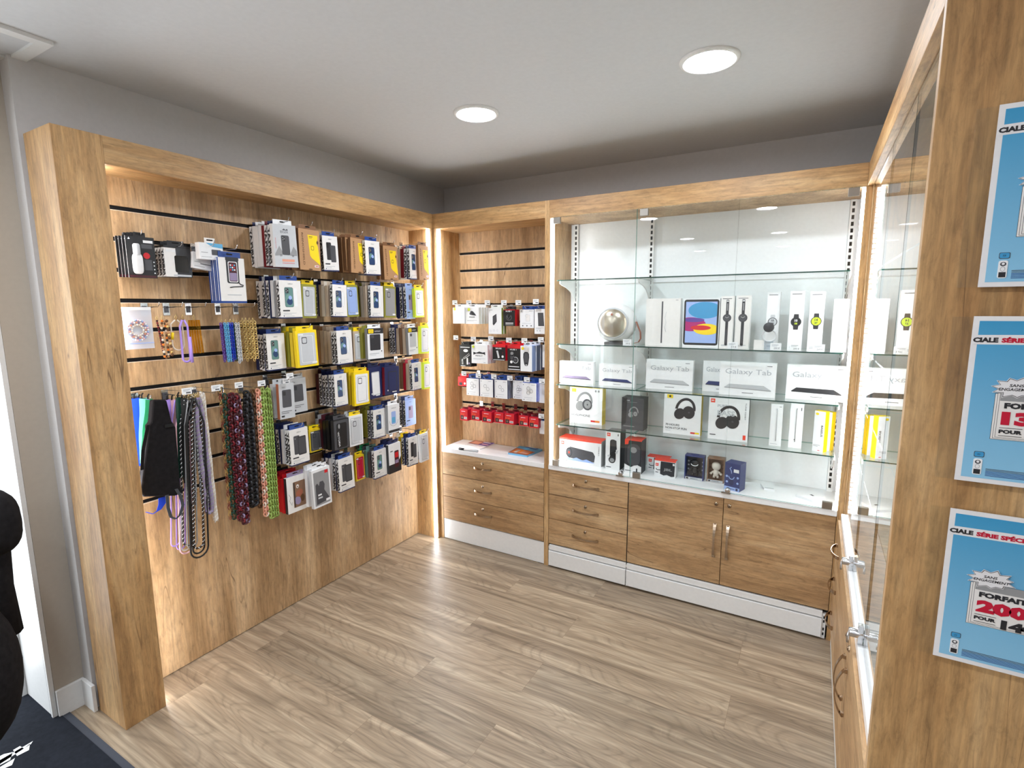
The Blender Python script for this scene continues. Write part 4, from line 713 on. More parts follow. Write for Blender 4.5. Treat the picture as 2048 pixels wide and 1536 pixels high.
# long straps and cords
for px, py, L, lab in ((268, 790, .13, 'blue and mint straps'), (328, 783, .17, 'black pouch and straps'), (386, 777, .17, 'grey cords'), (440, 772, .14, 'gold and green chain straps'), (480, 768, .16, 'red chain straps'), (532, 764, .15, 'light green chain straps')):
    z = P(px, py, 'x', XP); hook((XP, z.y, z.z+.002), L, f'chrome hook carrying the {lab}', PI/2, 'hooks of the left slatwall', px not in (268,))
def ribbon(name, lab, col, px, pyt, pxb, pyb, xf, w, cat='strap'):
    a = pt(px, pyt, xf); c = pt(pxb, pyb, xf); e = T(name, lab, cat, (xf, a.y, a.z), 0)
    b = MB(); n = 8; b.strip([(xf+.004*math.sin(i), a.y+(c.y-a.y)*i/n, a.z+(c.z-a.z)*i/n) for i in range(n+1)], w, .002, col, (0, 1, 0)); b.strip([(xf-.012, a.y+(c.y-a.y)*i/n+.006, a.z+(c.z-a.z)*i/n*.97) for i in range(n+1)], w, .002, col, (0, 1, 0)); b.build('webbing', e, world=True)
    b = MB(); b.tube([(xf-.01, a.y, a.z-.004), (xf+.006, a.y-.006, a.z+.016), (xf-.006, a.y+.004, a.z+.02)], .003, 'slot_black', 6); b.build('buckle', e, world=True)
ribbon('wrist_strap', 'royal blue flat strap at the end of the cord row', 'royal', 271, 797, 285, 930, -.13, .03)
ribbon('wrist_strap', 'pale mint flat strap beside the royal blue one', 'mint', 286, 797, 287, 925, -.115, .028)
ribbon('wrist_strap', 'green flat strap beside the mint one', 'green', 298, 799, 290, 900, -.10, .026)
ribbon('wrist_strap', 'white flat strap behind the black pouch', 'white', 280, 800, 283, 930, -.145, .022)
ribbon('wrist_strap', 'lilac strap between the black pouch and dark green straps', 'lilac', 336, 800, 340, 905, -.10, .018)
ribbon('wrist_strap', 'pink strap between the black pouch and dark green straps', 'pink', 346, 800, 348, 905, -.09, .016)
ribbon('wrist_strap', 'dark green strap right of the black pouch', 'dgreen', 358, 795, 362, 955, -.07, .026)
ribbon('wrist_strap', 'black strap beside the dark green strap', 'black', 366, 796, 372, 965, -.06, .022)
# black pouch
xf = -.045; q = [pt(x, y, xf) for x, y in ((306, 800), (334, 800), (344, 842), (352, 855), (362, 975), (370, 983), (352, 992), (288, 994), (281, 985), (290, 915), (297, 860), (296, 852), (302, 845))]
e = T('sling_pouch', 'black fabric sling pouch hanging from the first hook', 'pouch', (xf, q[0].y, q[7].z))
b = MB(); n = len(q); b.add([(p.x, p.y, p.z) for p in q]+[(p.x-.03, p.y, p.z) for p in q], [tuple(range(n)), tuple(range(2*n-1, n-1, -1))]+[(i, n+i, n+(i+1) % n, (i+1) % n) for i in range(n)], 'fabric_black'); b.build('pouch', e, world=True, bevel=.006)
b = MB(); a1, a2 = pt(330, 850, xf+.004), pt(347, 846, xf+.004); b.box(xf, xf+.006, a1.y, a2.y, a1.z-.012, a1.z, 'slot_black'); b.build('buckle', e, world=True)
b = MB(); b.strip([pt(x, y, xf+.003) for x, y in ((334, 990), (336, 1015), (342, 1034), (352, 1038), (360, 1030), (366, 1010), (360, 990), (352, 978))], .012, .002, 'fabric_grey', (0, 1, 0)); b.build('strap', e, world=True); b = MB(); b.strip([pt(x, y, xf+.005) for x, y in ((296, 850), (286, 900), (284, 940))], .012, .002, 'fabric_black', (0, 1, 0)); b.build('strap', e, world=True)
e = T('wrist_strap', 'royal blue strap end looping below the black pouch', 'strap', tuple(pt(320, 1000, -.06)))
b = MB(); b.strip([pt(x, y, -.06) for x, y in ((326, 994), (325, 1006), (318, 1020), (306, 1028), (292, 1024))], [.034, .03, .018, .006, .005], .002, 'royal', (0, 1, 0)); b.build('webbing', e, world=True)
def cord(lab, mats, px, pyt, pxb, pyb, xf, w, kind, r=.003, **k):
    def fn(b, a, c):
        dy = c.y-a.y; L = [Vector((xf+.0, p[1]+dy*(a.z-p[2])/(a.z-c.z), p[2])) for p in loop(xf, a.y, a.z, c.z, w)]
        if kind == 'tube': b.tube(L, r, mats[0], 6)
        elif kind == 'braid': braid(b, L, r*.85, r*.6, mats, n=max(3, len(mats)))
        elif kind == 'links': links(b, L, k.get('L', .02), k.get('W', .012), r, mats[0], mats)
    return hang('phone_lanyard' if kind != 'links' else 'phone_chain', lab, 'phone strap', None, px, pyt, pxb, pyb, xf, fn)
cord('lilac cord hanging in the leftmost low loop', ['lilac'], 352, 800, 351, 1092, -.08, .035, 'tube')
cord('second lilac cord just right of the first low loop', ['lilac'], 360, 800, 362, 1098, -.09, .035, 'tube')
cord('white and lilac cord forming a low loop', ['white', 'lilac'], 372, 800, 372, 1100, -.075, .04, 'tube')
cord('pale pink cord hanging lowest of the pastel loops', ['pink'], 364, 800, 374, 1106, -.07, .055, 'tube', .0035)
cord('black and white braided cord in a low loop', ['white', 'black', 'black', 'ink', 'black'], 370, 800, 378, 1090, -.06, .045, 'braid')
cord('grey smooth cord in a low loop', ['grey'], 378, 800, 385, 1095, -.055, .04, 'tube')
cord('black smooth cord hanging lowest of all', ['black'], 388, 796, 400, 1114, -.045, .075, 'tube', .004)
cord('black smooth cord just inside the lowest one', ['black'], 384, 798, 398, 1106, -.055, .05, 'tube', .0038)
cord('black cord flecked with white, thick upper part', ['black', 'dgrey', 'black', 'white', 'ink'], 380, 792, 384, 1010, -.07, .028, 'braid', .006)
cord('black flecked braided cord with brown end', ['black', 'white', 'black', 'choc', 'black'], 392, 800, 398, 1096, -.05, .04, 'braid', .004)
cord('dark grey flecked braided strap', ['ink', 'dgrey', 'grey'], 374, 792, 380, 985, -.085, .024, 'braid', .006)
cord('silver grey braided strap', ['grey', 'lgrey', 'dgrey'], 392, 796, 411, 1010, -.06, .022, 'braid', .006)
cord('grey mauve thick braided strap', ['mauve', 'grey', 'mauve'], 396, 796, 420, 1026, -.05, .026, 'braid', .007)
cord('violet grey thick braided strap', ['mauve', 'purple', 'grey'], 403, 798, 424, 1022, -.07, .02, 'braid', .006)
cord('cream twisted rope strap with frayed top', ['cream', 'paper', 'cream'], 404, 784, 432, 1042, -.06, .008, 'braid', .006)
cord('thin gold and red link strap', ['brass', 'tan', 'maroon', 'brass'], 442, 782, 462, 1036, -.08, .008, 'links', .0017, L=.022, W=.012)
cord('dark green bead chain strap', ['dgreen', 'choc', 'dgreen'], 450, 790, 470, 1036, -.07, .014, 'links', .0036, L=.016, W=.014)
cord('dark wine red chain strap', ['wine', 'wine', 'maroon'], 462, 790, 484, 1040, -.06, .022, 'links', .0046, L=.018, W=.018)
cord('burgundy and pink chain strap hanging lowest of the chains', ['wine', 'maroon', 'wine', 'wine', 'mauve'], 474, 790, 492, 1046, -.045, .022, 'links', .004, L=.016, W=.016)
cord('black thick chain strap', ['black', 'ink'], 494, 786, 508, 1010, -.06, .026, 'links', .006, L=.022, W=.022)
cord('brown chain strap beside the black one', ['choc', 'brown'], 507, 784, 522, 1012, -.075, .012, 'links', .005, L=.024, W=.018)
cord('peach fading to yellow chain strap', ['peach', 'peach', 'peach', 'cream'], 516, 782, 533, 1030, -.055, .012, 'links', .0034, L=.022, W=.014)
cord('light green chain strap, nearer the peach one', ['lime'], 526, 780, 544, 1034, -.05, .014, 'links', .0038, L=.022, W=.015)
cord('light green chain strap at the edge by the grey boxes', ['lime', 'lime'], 536, 780, 553, 1032, -.06, .014, 'links', .0038, L=.022, W=.015)
# ================================================================== products of the corner slatwall cabinet
SL = {'first small white lens protector box, next to the red one': 'first small white lens protector box'}
def wbox(name, label, cat, xl, xr, yt, yb, yf, t, paint, side='white', front='white', rz=0, tabm=None, group=None, hooked=True, Ltick=True, top=None, n=1, z0=None, tabh=.02, bw=None):
    """a box whose front the photograph shows between these edges, standing or hanging on the plane y = yf"""
    A = P(xl, (yt+yb)/2, 'y', yf); B = P(xr, (yt+yb)/2, 'y', yf); w = bw or (B.x-A.x); xm = (xl+xr)/2
    zb = P(xm, yb, 'y', yf).z if z0 is None else z0; h = P(xm, yt, 'y', yf).z-zb
    for k in range(n):
        e = T(name, label if k == 0 else f'{ORD[k-1]} in the stack behind the {SL.get(label, label)}', cat, (A.x+k*.003, yf+k*(t+.002), zb), rz, group)
        b = MB(); b.box(0, w, 0, t, 0, h, front, left=side, right=side, top=top or side)
        if k == 0: paint(b, w, h, -.0005)
        b.build('carton', e)
        if tabm: tab(e, w*.15, w*.85, h, t*.4, tabm, tabh)
    return e, A.x, w, h, zb, t
def hangY(label, xl, xr, yt, yb, yf, t, paint, n=1, tick=None, tabm='white', cat='accessory box', name='accessory_box', **k):
    e, x, w, h, zb, t = wbox(name, label, cat, xl, xr, yt, yb, yf, t, paint, tabm=tabm, n=n, **k)
    z = zb+h+.016
    hk = T('display_hook', f'chrome hook carrying the {label}', 'hook', (x+w/2, .25, z), 0, 'hooks of the corner cabinet')
    L = .25-yf+.03
    b = MB(); b.box(-.012, .012, -.004, -.0005, -.03, .006, 'chrome'); b.build('back_plate', hk)
    b = MB(); b.tube([(0, -.003, -.008), (0, -L+.01, -.006), (0, -L, .006)], .002, 'chrome', 6); b.build('wire', hk)
    if tick:
        tx, ty = tick; c = P(tx, ty, 'y', .25-L-.006); ox = c.x-(x+w/2); oz = c.z-z
        b = MB(); b.tube([(0, -.003, .003), (ox*.6, -L*.7, oz*.6+.0), (ox, -L-.005, oz)], .0011, 'nickel', 5); b.build('ticket_wire', hk)
        b = MB(); b.box(ox-.019, ox+.019, -L-.009, -L-.007, oz-.015, oz+.014, 'white'); b.rect(ox-.014, ox+.012, oz+.005, oz+.008, -L-.0094, 'tgrey'); b.rect(ox-.014, ox+.004, oz, oz+.002, -L-.0094, 'tgrey'); b.rect(ox-.002, ox+.015, oz-.009, oz-.004, -L-.0094, 'text'); b.build('price_ticket', hk)
    return e
def lines(b, w, h, e, z=.12, c='tgrey'): b.rect(w*.12, w*.85, h*z, h*(z+.015), e, c); b.rect(w*.12, w*.6, h*(z-.04), h*(z-.025), e, c)
C4 = 'corner cabinet'
def pa(b, w, h, e): b.ell(w*.16, h*.90, .010, .010, e, 'neon', 14); b.text('USB CHARGER', (w*.72, e, h*.72), (0, 0, -1), (1, 0, 0), .006, 'sky', w=h*.42); lines(b, w, h, e)
hangY('pale blue white box with neon dot', 906, 929, 615, 647, .04, .022, pa, 3, (910, 605), front='white')
def pb(b, w, h, e):
    b.ell(w*.26, h*.88, .010, .010, e, 'neon', 14); b.flatp([(w*.30, h*.62), (w*.40, h*.80), (w*.55, h*.78), (w*.72, h*.62), (w*.80, h*.50), (w*.52, h*.53), (w*.34, h*.56)], e, 'dgrey'); b.flatp([(w*.40, h*.70), (w*.50, h*.77), (w*.64, h*.66), (w*.74, h*.54), (w*.52, h*.56)], e-.0002, 'ink'); b.ftext('HOLDER', w*.28, h*.38, .009, 'text', e, w=w*.42, bold=.03); lines(b, w, h, e, .22)
hangY('white box picturing a black half round holder', 931, 958, 615, 648, .045, .026, pb, 4, (938, 605))
def pc(b, w, h, e): b.flatp([(w*.33, h*.38), (w*.33, h*.68), (w*.62, h*.78), (w*.64, h*.48), (w*.40, h*.33)], e, 'ink'); b.flatp([(w*.36, h*.40), (w*.36, h*.66), (w*.60, h*.745), (w*.61, h*.48)], e-.0002, 'dgrey'); [b.ring(w*x, h*z, .006, .006, .001, e, 'tgrey') for x, z in ((.16, .12), (.42, .14), (.68, .14))]; b.ftext('power', w*.08, h*.90, .006, 'text', e)
hangY('tall white power bank box with green side', 977, 1003, 616, 668, .04, .024, pc, 2, (975, 605), side='lime')
def pd(b, w, h, e): b.box(0, w, e, 0, h*.96, h, 'red'); b.ftext('MUSE 1', w*.2, h*.85, .009, 'white', e-.0002, w=w*.5, bold=.04); b.ring(w*.48, h*.52, w*.26, w*.24, .006, e, 'dgrey', PI*.6, PI*2.3); b.tube([(w*.3, e, h*.62), (w*.45, e, h*.42), (w*.62, e, h*.60)], .003, 'dgrey', 5); b.rect(w*.18, w*.85, h*.15, h*.20, e, 'white'); b.rect(w*.18, w*.85, h*.07, h*.09, e, 'white')
hangY('black box with red side and headset picture', 1007, 1030, 619, 652, .04, .03, pd, 1, (1008, 605), front='black', side='red', tabm='ink')
hangY('red sided black box behind the headset box', 1012, 1034, 619, 652, .085, .03, lambda *a: None, 1, None, front='black', side='crimson', tabm='ink')
def pe(b, w, h, e): b.ring(w*.48, h*.66, .010, .010, .0012, e, 'tgrey'); b.flatp(rrect(w*.42, w*.72, h*.35, h*.72, .004), e*.8, 'lgrey'); b.flatp(rrect(w*.44, w*.70, h*.36, h*.71, .004), e, 'paper'); b.rect(w*.15, w*.8, h*.24, h*.255, e, 'tgrey'); [b.ell(w*x, h*.12, .004, .004, e, 'ink', 8) for x in (.2, .5, .8)]; b.ell(w*.1, h*.92, .003, .003, e, 'ink', 8); b.ftext('FAIRPLAY', w*.65, h*.90, .005, 'text', e, w=w*.28)
hangY('white box with navy tab and magnetic ring drawing', 1040, 1068, 619, 656, .05, .018, pe, 4, (1037, 605), tabm='blue', side='navy')
def pf(b, w, h, e): b.flatp([(w*.35, h*.32), (w*.30, h*.85), (w*.80, h*.85), (w*.88, h*.32)], e, 'ink'); b.flatp([(w*.39, h*.34), (w*.34, h*.83), (w*.77, h*.83), (w*.84, h*.34)], e-.0002, 'dgrey'); [b.ell(w*x, h*.13, .004, .004, e, 'tgrey', 8) for x in (.25, .5)]; lines(b, w, h, e, .24)
hangY('white box with dark phone beside the divider', 1069, 1091, 618, 668, .04, .02, pf, 3, (1072, 603), tabm='blue', side='navy')
# row two
def pg(b, w, h, e): b.rect(w*.1, w*.9, h*.88, h*.91, e, 'white'); b.ell(w*.55, h*.74, w*.2, h*.07, e, 'white', 16); b.tube([(w*.2, e, h*.12), (w*.35, e, h*.4), (w*.6, e, h*.5), (w*.85, e, h*.62)], .003, 'grey', 5); b.tube([(w*.4, e, h*.36), (w*.7, e, h*.46), (w*.9, e, h*.56)], .002, 'lgrey', 5); b.rect(w*.2, w*.32, h*.1, h*.34, e, 'lgrey'); b.rect(w*.62, w*.74, h*.1, h*.4, e, 'white'); b.ell(w*.84, h*.16, .006, .006, e, 'mauve', 12); b.rect(w*.1, w*.5, h*.02, h*.045, e, 'white')
hangY('black cable pack in the left corner', 919, 942, 690, 733, .05, .012, pg, 4, (912, 675), front='black', side='ink', tabm='black')
def ph(b, w, h, e): b.ell(w*.12, h*.90, .009, .009, e, 'neon', 14); b.flatp([(w*.12, h*.62), (w*.30, h*.58), (w*.5, h*.65), (w*.70, h*.60), (w*.85, h*.63), (w*.86, h*.46), (w*.76, h*.52), (w*.3, h*.53), (w*.12, h*.46)], e, 'ink'); b.rect(w*.26, w*.72, h*.54, h*.57, e-.0002, 'dgrey'); b.ftext('PRIVACY', w*.26, h*.38, .009, 'text', e, w=w*.44, bold=.02); lines(b, w, h, e, .26); b.rect(w*.75, w*.88, h*.05, h*.065, e, 'text')
hangY('wide white box picturing a car visor strip', 943, 975, 690, 727, .04, .028, ph, 3, (947, 678))
def pi_(b, w, h, e): b.rect(0, w, h*.86, h, e, 'red'); b.ftext('MUSE', w*.25, h*.74, .008, 'white', e, w=w*.45, bold=.03); b.rect(w*.55, w*.78, h*.735, h*.80, e-.0002, 'white') if False else None; b.flatp([(w*.30, h*.62), (w*.42, h*.64), (w*.55, h*.18), (w*.42, h*.15)], e, 'white'); b.flatp([(w*.33, h*.59), (w*.40, h*.60), (w*.50, h*.22), (w*.44, h*.2)], e-.0002, 'lgrey'); b.ell(w*.78, h*.26, .008, .008, e, 'white', 14); b.ell(w*.78, h*.5, .006, .008, e, 'wine', 14); b.rect(w*.06, w*.92, h*.03, h*.06, e, 'white')
hangY('black box with red top and white key picture', 985, 1011, 690, 721, .03, .05, pi_, 2, (982, 677), front='black', side='crimson', top='red', tabm='red')
def pj(b, w, h, e): b.rect(0, w, h*.88, h, e, 'red'); b.ftext('MUSE 1', w*.2, h*.81, .008, 'white', e, w=w*.5, bold=.03); b.ell(w*.35, h*.68, .014, .016, e, 'dgrey', 16); b.ell(w*.35, h*.68, .009, .010, e-.0002, 'grey', 16); b.ell(w*.38, h*.52, .015, .02, e, 'dgrey', 16); b.ring(w*.62, h*.42, .020, .020, .004, e, 'lgrey'); b.ell(w*.62, h*.42, .010, .010, e, 'dgrey', 14); b.ell(w*.3, h*.34, .009, .009, e, 'white', 14); b.rect(w*.1, w*.9, h*.14, h*.17, e, 'white'); b.rect(w*.04, w*.96, h*.03, h*.06, e, 'white')
hangY('tall black box with red top and earphones', 1015, 1041, 691, 741, .02, .05, pj, 2, (1018, 680), front='black', side='red', top='red', tabm='red')
def pk(b, w, h, e): b.ell(w*.2, h*.90, .009, .009, e, 'yellow', 14); b.flatp([(w*.32, h*.30), (w*.40, h*.22), (w*.60, h*.22), (w*.68, h*.30), (w*.76, h*.55), (w*.74, h*.70), (w*.62, h*.77), (w*.38, h*.77), (w*.26, h*.70), (w*.24, h*.55)], e, 'ink'); b.flatp([(w*.36, h*.35), (w*.64, h*.35), (w*.70, h*.56), (w*.62, h*.72), (w*.38, h*.72), (w*.30, h*.56)], e-.0002, 'dgrey'); b.ell(w*.5, h*.26, .004, .004, e-.0003, 'white', 10)
hangY('white box picturing a dark oval car holder', 1041, 1064, 692, 743, .0, .05, pk, 3, (1049, 681), side='lblue')
hangY('white box with green edge beside the divider', 1085, 1098, 690, 735, .05, .02, lambda *a: None, 2, (1082, 679), side='lime')
# row three: small white boxes with navy tabs
hangY('small red box beside the white lens boxes', 916, 933, 754, 772, .05, .03, lambda b, w, h, e: (b.rect(w*.15, w*.5, h*.1, h*.4, e, 'ink'), b.ftext('Car', w*.2, h*.6, .008, 'orange', e), b.ell(w*.8, h*.3, .008, .008, e, 'white', 12)), 2, None, front='red', side='crimson', tabm='red')
def ringbox(n):
    def f(b, w, h, e):
        P3 = {2: ((.40, .62), (.60, .46)), 3: ((.44, .70), (.64, .56), (.44, .46)), 5: ((.5, .66), (.42, .52), (.62, .52), (.48, .40), (.72, .52))}[n]
        for x, z in P3: b.ring(w*x, h*z, w*.115, w*.115, .0014, e, 'ink')
        b.rect(w*.14, w*.72, h*.20, h*.215, e, 'tgrey'); b.ell(w*.14, h*.09, .003, .003, e, 'ink', 8); b.rect(w*.3, w*.66, h*.08, h*.095, e, 'tgrey'); b.ftext('FAIRPLAY', w*.64, h*.88, .004, 'text', e, w=w*.26); b.rect(w*.08, w*.12, h*.87, h*.92, e, 'ink')
    return f
for i, (xl, xr, yt, yb, n, tk, lab) in enumerate(((933, 958, 757, 791, 3, (928, 747), 'first small white lens protector box, next to the red one'), (960, 986, 759, 794, 2, (957, 751), 'second small white lens box, two rings'), (990, 1015, 760, 797, 2, (988, 753), 'middle small white lens box, two rings'),
        (1026, 1047, 761, 798, 5, (1020, 756), 'small white box with five rings half hidden'), (1044, 1073, 766, 803, 3, (1054, 759), 'foremost small white box with three rings, bright blue side'))):
    hangY(lab, xl, xr, yt, yb, [.05, .05, .04, .06, .0][i], .016, ringbox(n), 5 if i == 4 else 4, tk, tabm='blue', side='royal' if i == 4 else 'navy', tabh=.026)
hangY('white box with navy side against the divider, third row', 1078, 1092, 768, 806, .03, .018, lambda *a: None, 3, (1084, 762), tabm='blue', side='navy')
def pr_(b, w, h, e): b.rect(w*.10, w*.48, h*.10, h*.46, e, 'ink'); b.ell(w*.30, h*.28, .007, .007, e-.0002, 'brown', 12); b.rect(w*.54, w*.92, h*.16, h*.34, e, 'white'); b.rect(w*.58, w*.9, h*.22, h*.28, e-.0002, 'ink'); b.ftext('Car', w*.12, h*.52, .012, 'orange', e, w=w*.5); b.rect(w*.2, w*.7, h*.80, h*.86, e, 'pink')
for i, (xl, xr, yt, yb) in enumerate(((920, 935, 819, 841), (942, 959, 820, 841), (964, 983, 824, 845), (989, 1007, 826, 846), (1009, 1028, 828, 849), (1038, 1056, 832, 852), (1058, 1077, 835, 856))):
    w_ = ['first', 'second', 'third', 'fourth', 'fifth', 'sixth', 'last'][i]
    hangY(f'{w_} of the red boxes in the bottom row', xl, xr, yt, yb, .03, .055, pr_, 2, None, front='red', side='crimson', tabm='maroon', tabh=.014)
hangY('slim white blister beside the row of red boxes', 1079, 1092, 842, 868, .06, .01, lambda *a: None, 1, (1083, 832), tabm='blue')
# magazines and marker
def slab(name, label, cat, pts, z, t, mat, paint=None):
    q = [P(x, y, 'z', z+t) for x, y in pts]; e = T(name, label, cat, (q[0].x, q[0].y, z))
    b = MB(); b.add([(p.x, p.y, z) for p in q]+[(p.x, p.y, z+t) for p in q], [(3, 2, 1, 0), (4, 5, 6, 7)]+[(i, (i+1) % 4, 4+(i+1) % 4, 4+i) for i in range(4)], mat)
    def uv(u, v, dz=.0005): return tuple(q[0].lerp(q[1], u).lerp(q[3].lerp(q[2], u), v)+Vector((0, 0, dz)))
    if paint: paint(b, uv)
    b.build('cover', e, world=True); return e
def quad(b, uv, u0, u1, v0, v1, m, dz=.0005): b.add([uv(u0, v0, dz), uv(u1, v0, dz), uv(u1, v1, dz), uv(u0, v1, dz)], [(0, 1, 2, 3)], m)
def m1(b, uv): quad(b, uv, 0, 1, .42, 1, 'purple'); quad(b, uv, .0, .55, .45, .96, 'tan', .0008); quad(b, uv, .1, .5, .5, .8, 'peach', .0011); quad(b, uv, .62, .95, .55, .65, 'pink', .0011); quad(b, uv, .5, .9, .8, .88, 'white', .0011); quad(b, uv, .05, .9, .3, .33, 'grey'); quad(b, uv, .05, .7, .2, .22, 'grey')
slab('magazine', 'magazine with purple and tan cover lying on the white worktop', 'magazine', ((921, 892), (960, 898), (990, 886), (954, 879)), CT, .006, 'white', m1)
a, c = P(921, 895, 'z', CT+.012), P(958, 900, 'z', CT+.012)
e = T('marker_pen', 'white marker pen with black cap beside the magazine', 'pen', tuple(a)); d = (c-a)
a = a+Vector((0, -.016, .0)); c = c+Vector((0, -.016, 0)); a.z = c.z = CT+.0085
b = MB(); b.tube([a, a+d*.28], .008, 'black', 12); b.build('cap', e, world=True); b = MB(); b.tube([a+d*.285, c], .0075, 'lgrey', 12); b.build('barrel', e, world=True)
def m2(b, uv): quad(b, uv, 0, 1, .5, 1, 'sky'); quad(b, uv, .0, 1, .0, .5, 'tan'); quad(b, uv, .08, .9, .12, .46, 'orange', .0008); quad(b, uv, .5, .85, .1, .4, 'peach', .0011); quad(b, uv, .2, .35, .1, .38, 'cream', .0011); quad(b, uv, .3, .85, .72, .92, 'blue', .0008); quad(b, uv, .35, .8, .8, .86, 'skyl', .0011)
slab('magazine', 'thick magazine with sky blue cover lying near the divider', 'magazine', ((1016, 905), (1054, 911), (1086, 898), (1048, 887)), CT, .012, 'skyl', m2)
# ================================================================== products of the glass cabinet
def prod(label, cat, name, xl, xr, yt, yf, z, t, paint, side='white', front='white', rz=0, top=None, yb=None):
    zc = z+.0006; A = P(xl, yb or yt, 'y', yf); B = P(xr, yb or yt, 'y', yf); w = B.x-A.x; h = P((xl+xr)/2, yt, 'y', yf).z-zc
    e = T(name, label, cat, (A.x, yf, zc), rz)
    b = MB(); b.box(0, w, 0, t, 0, h, front, left=side, right=side, top=top or side); paint(b, w, h, -.0006); b.build('carton', e); return e, w, h
def pricetag(x, y, yf, z, label, txt=None):
    c = P(x, y, 'y', yf); e = T('price_tag', label, 'price tag', (c.x, yf, z+.0006), 0, 'price tags in the glass cabinet')
    b = MB(); b.box(-.024, .024, 0, .001, 0, .034, 'white'); b.box(-.024, .024, 0, .02, 0, .001, 'clear_plastic'); b.rect(-.018, .012, .024, .027, -.0004, 'tgrey'); b.rect(-.018, .006, .019, .021, -.0004, 'tgrey'); b.ftext(txt or '399 €', -.008, .006, .008, 'text', -.0004); b.build('card', e); return e
Z1, Z2, Z3, Z4 = SZ
# round speaker
cc = P(1231, 651, 'y', .16); R = .118; e = T('round_speaker', 'white round speaker with metallic side dome and strap', 'speaker', (cc.x, .16, Z2))
zc = Z2+.0125+R*.93
b = MB(); b.T = Matrix.Translation((cc.x, .16, zc)) @ Matrix.Rotation(.55, 4, 'Z') @ Matrix.Rotation(PI/2, 4, 'X')
b.blob((0, 0, 0), (R*1.0, R*.93, R*1.0), 'white', 2.15, 36, 20); b.build('shell', e, world=True)
b = MB(); b.T = Matrix.Translation((cc.x, .16, zc)) @ Matrix.Rotation(.16, 4, 'Z')
b.lathe([(0, -R*1.12), (R*.25, -R*1.10), (R*.45, -R*1.04), (R*.62, -R*.93), (R*.68, -R*.86)], 'mirror_side', (0, 0, 0), 'y', 40); b.lathe([(R*.66, -R*.88), (R*.70, -R*.90), (R*.74, -R*.80)], 'lgrey', (0, 0, 0), 'y', 40); b.build('side_dome', e, world=True)
b = MB(); b.T = Matrix.Translation((cc.x, .16, zc)) @ Matrix.Rotation(.16, 4, 'Z'); b.lathe([(0, 0), (.007, 0)], 'tan', (0, -R*1.09, R*.42), 'y', 12); b.build('badge', e, world=True)
b = MB(); b.box(cc.x-.045, cc.x+.045, .10, .22, Z2+.0006, Z2+.0135, 'dgrey'); b.build('base', e, world=True)
b = MB(); b.strip([Vector((cc.x+x, .15, Z2+z)) for x, z in ((.125, .13), (.133, .11), (.150, .07), (.152, .035), (.140, .015), (.115, .008))], .022, .003, 'tan', (0, 1, 0)); b.build('strap', e, world=True)
pricetag(1254, 690, .07, Z2, 'small price tag in front of the round speaker')
# tablets and watches
def p_side(b, w, h, e): b.rect(w*.46, w*.50, h*.06, h*.94, e, 'dgrey'); b.rect(w*.86, w*.93, h*.96, h*.97, e, 'grey'); b.tube([(w*.60, e, h*.72), (w*.56, e, h*.6), (w*.6, e, h*.5), (w*.56, e, h*.4), (w*.6, e, h*.3)], .0007, 'tgrey', 4)
prod('cream white tablet box with thin dark line', 'tablet box', 'tablet_box', 1293, 1362, 597, .12, Z2, .045, p_side, front='paper')
def p_ipad(b, w, h, e):
    b.flatp(rrect(w*.02, w*.98, h*.04, h*.98, .012), e, 'black'); X0, X1, Z0, Z1_ = w*.07, w*.93, h*.085, h*.935; b.rect(X0, X1, Z0, Z1_, e-.0002, 'lblue')
    def el(cx, cz, rx, rz, m, k):
        pts = [(min(X1, max(X0, cx+rx*math.cos(2*PI*i/32))), min(Z1_, max(Z0, cz+rz*math.sin(2*PI*i/32)))) for i in range(32)]; b.flatp(pts, e-.0002-k*.0002, m)
    el(w*.60, h*.76, w*.46, h*.17, 'skyd', 1); el(w*.22, h*.47, w*.42, h*.145, 'magenta', 2); el(w*.66, h*.37, w*.36, h*.115, 'yellow', 2.5); el(w*.30, h*.56, w*.30, h*.045, 'purple', 3); el(w*.50, h*.40, w*.28, h*.05, 'red', 3.2)
e, w, h = prod('white tablet box showing a screen with blue, magenta and yellow ovals', 'tablet box', 'tablet_box', 1368, 1441, 597, .115, Z2, .035, p_ipad)
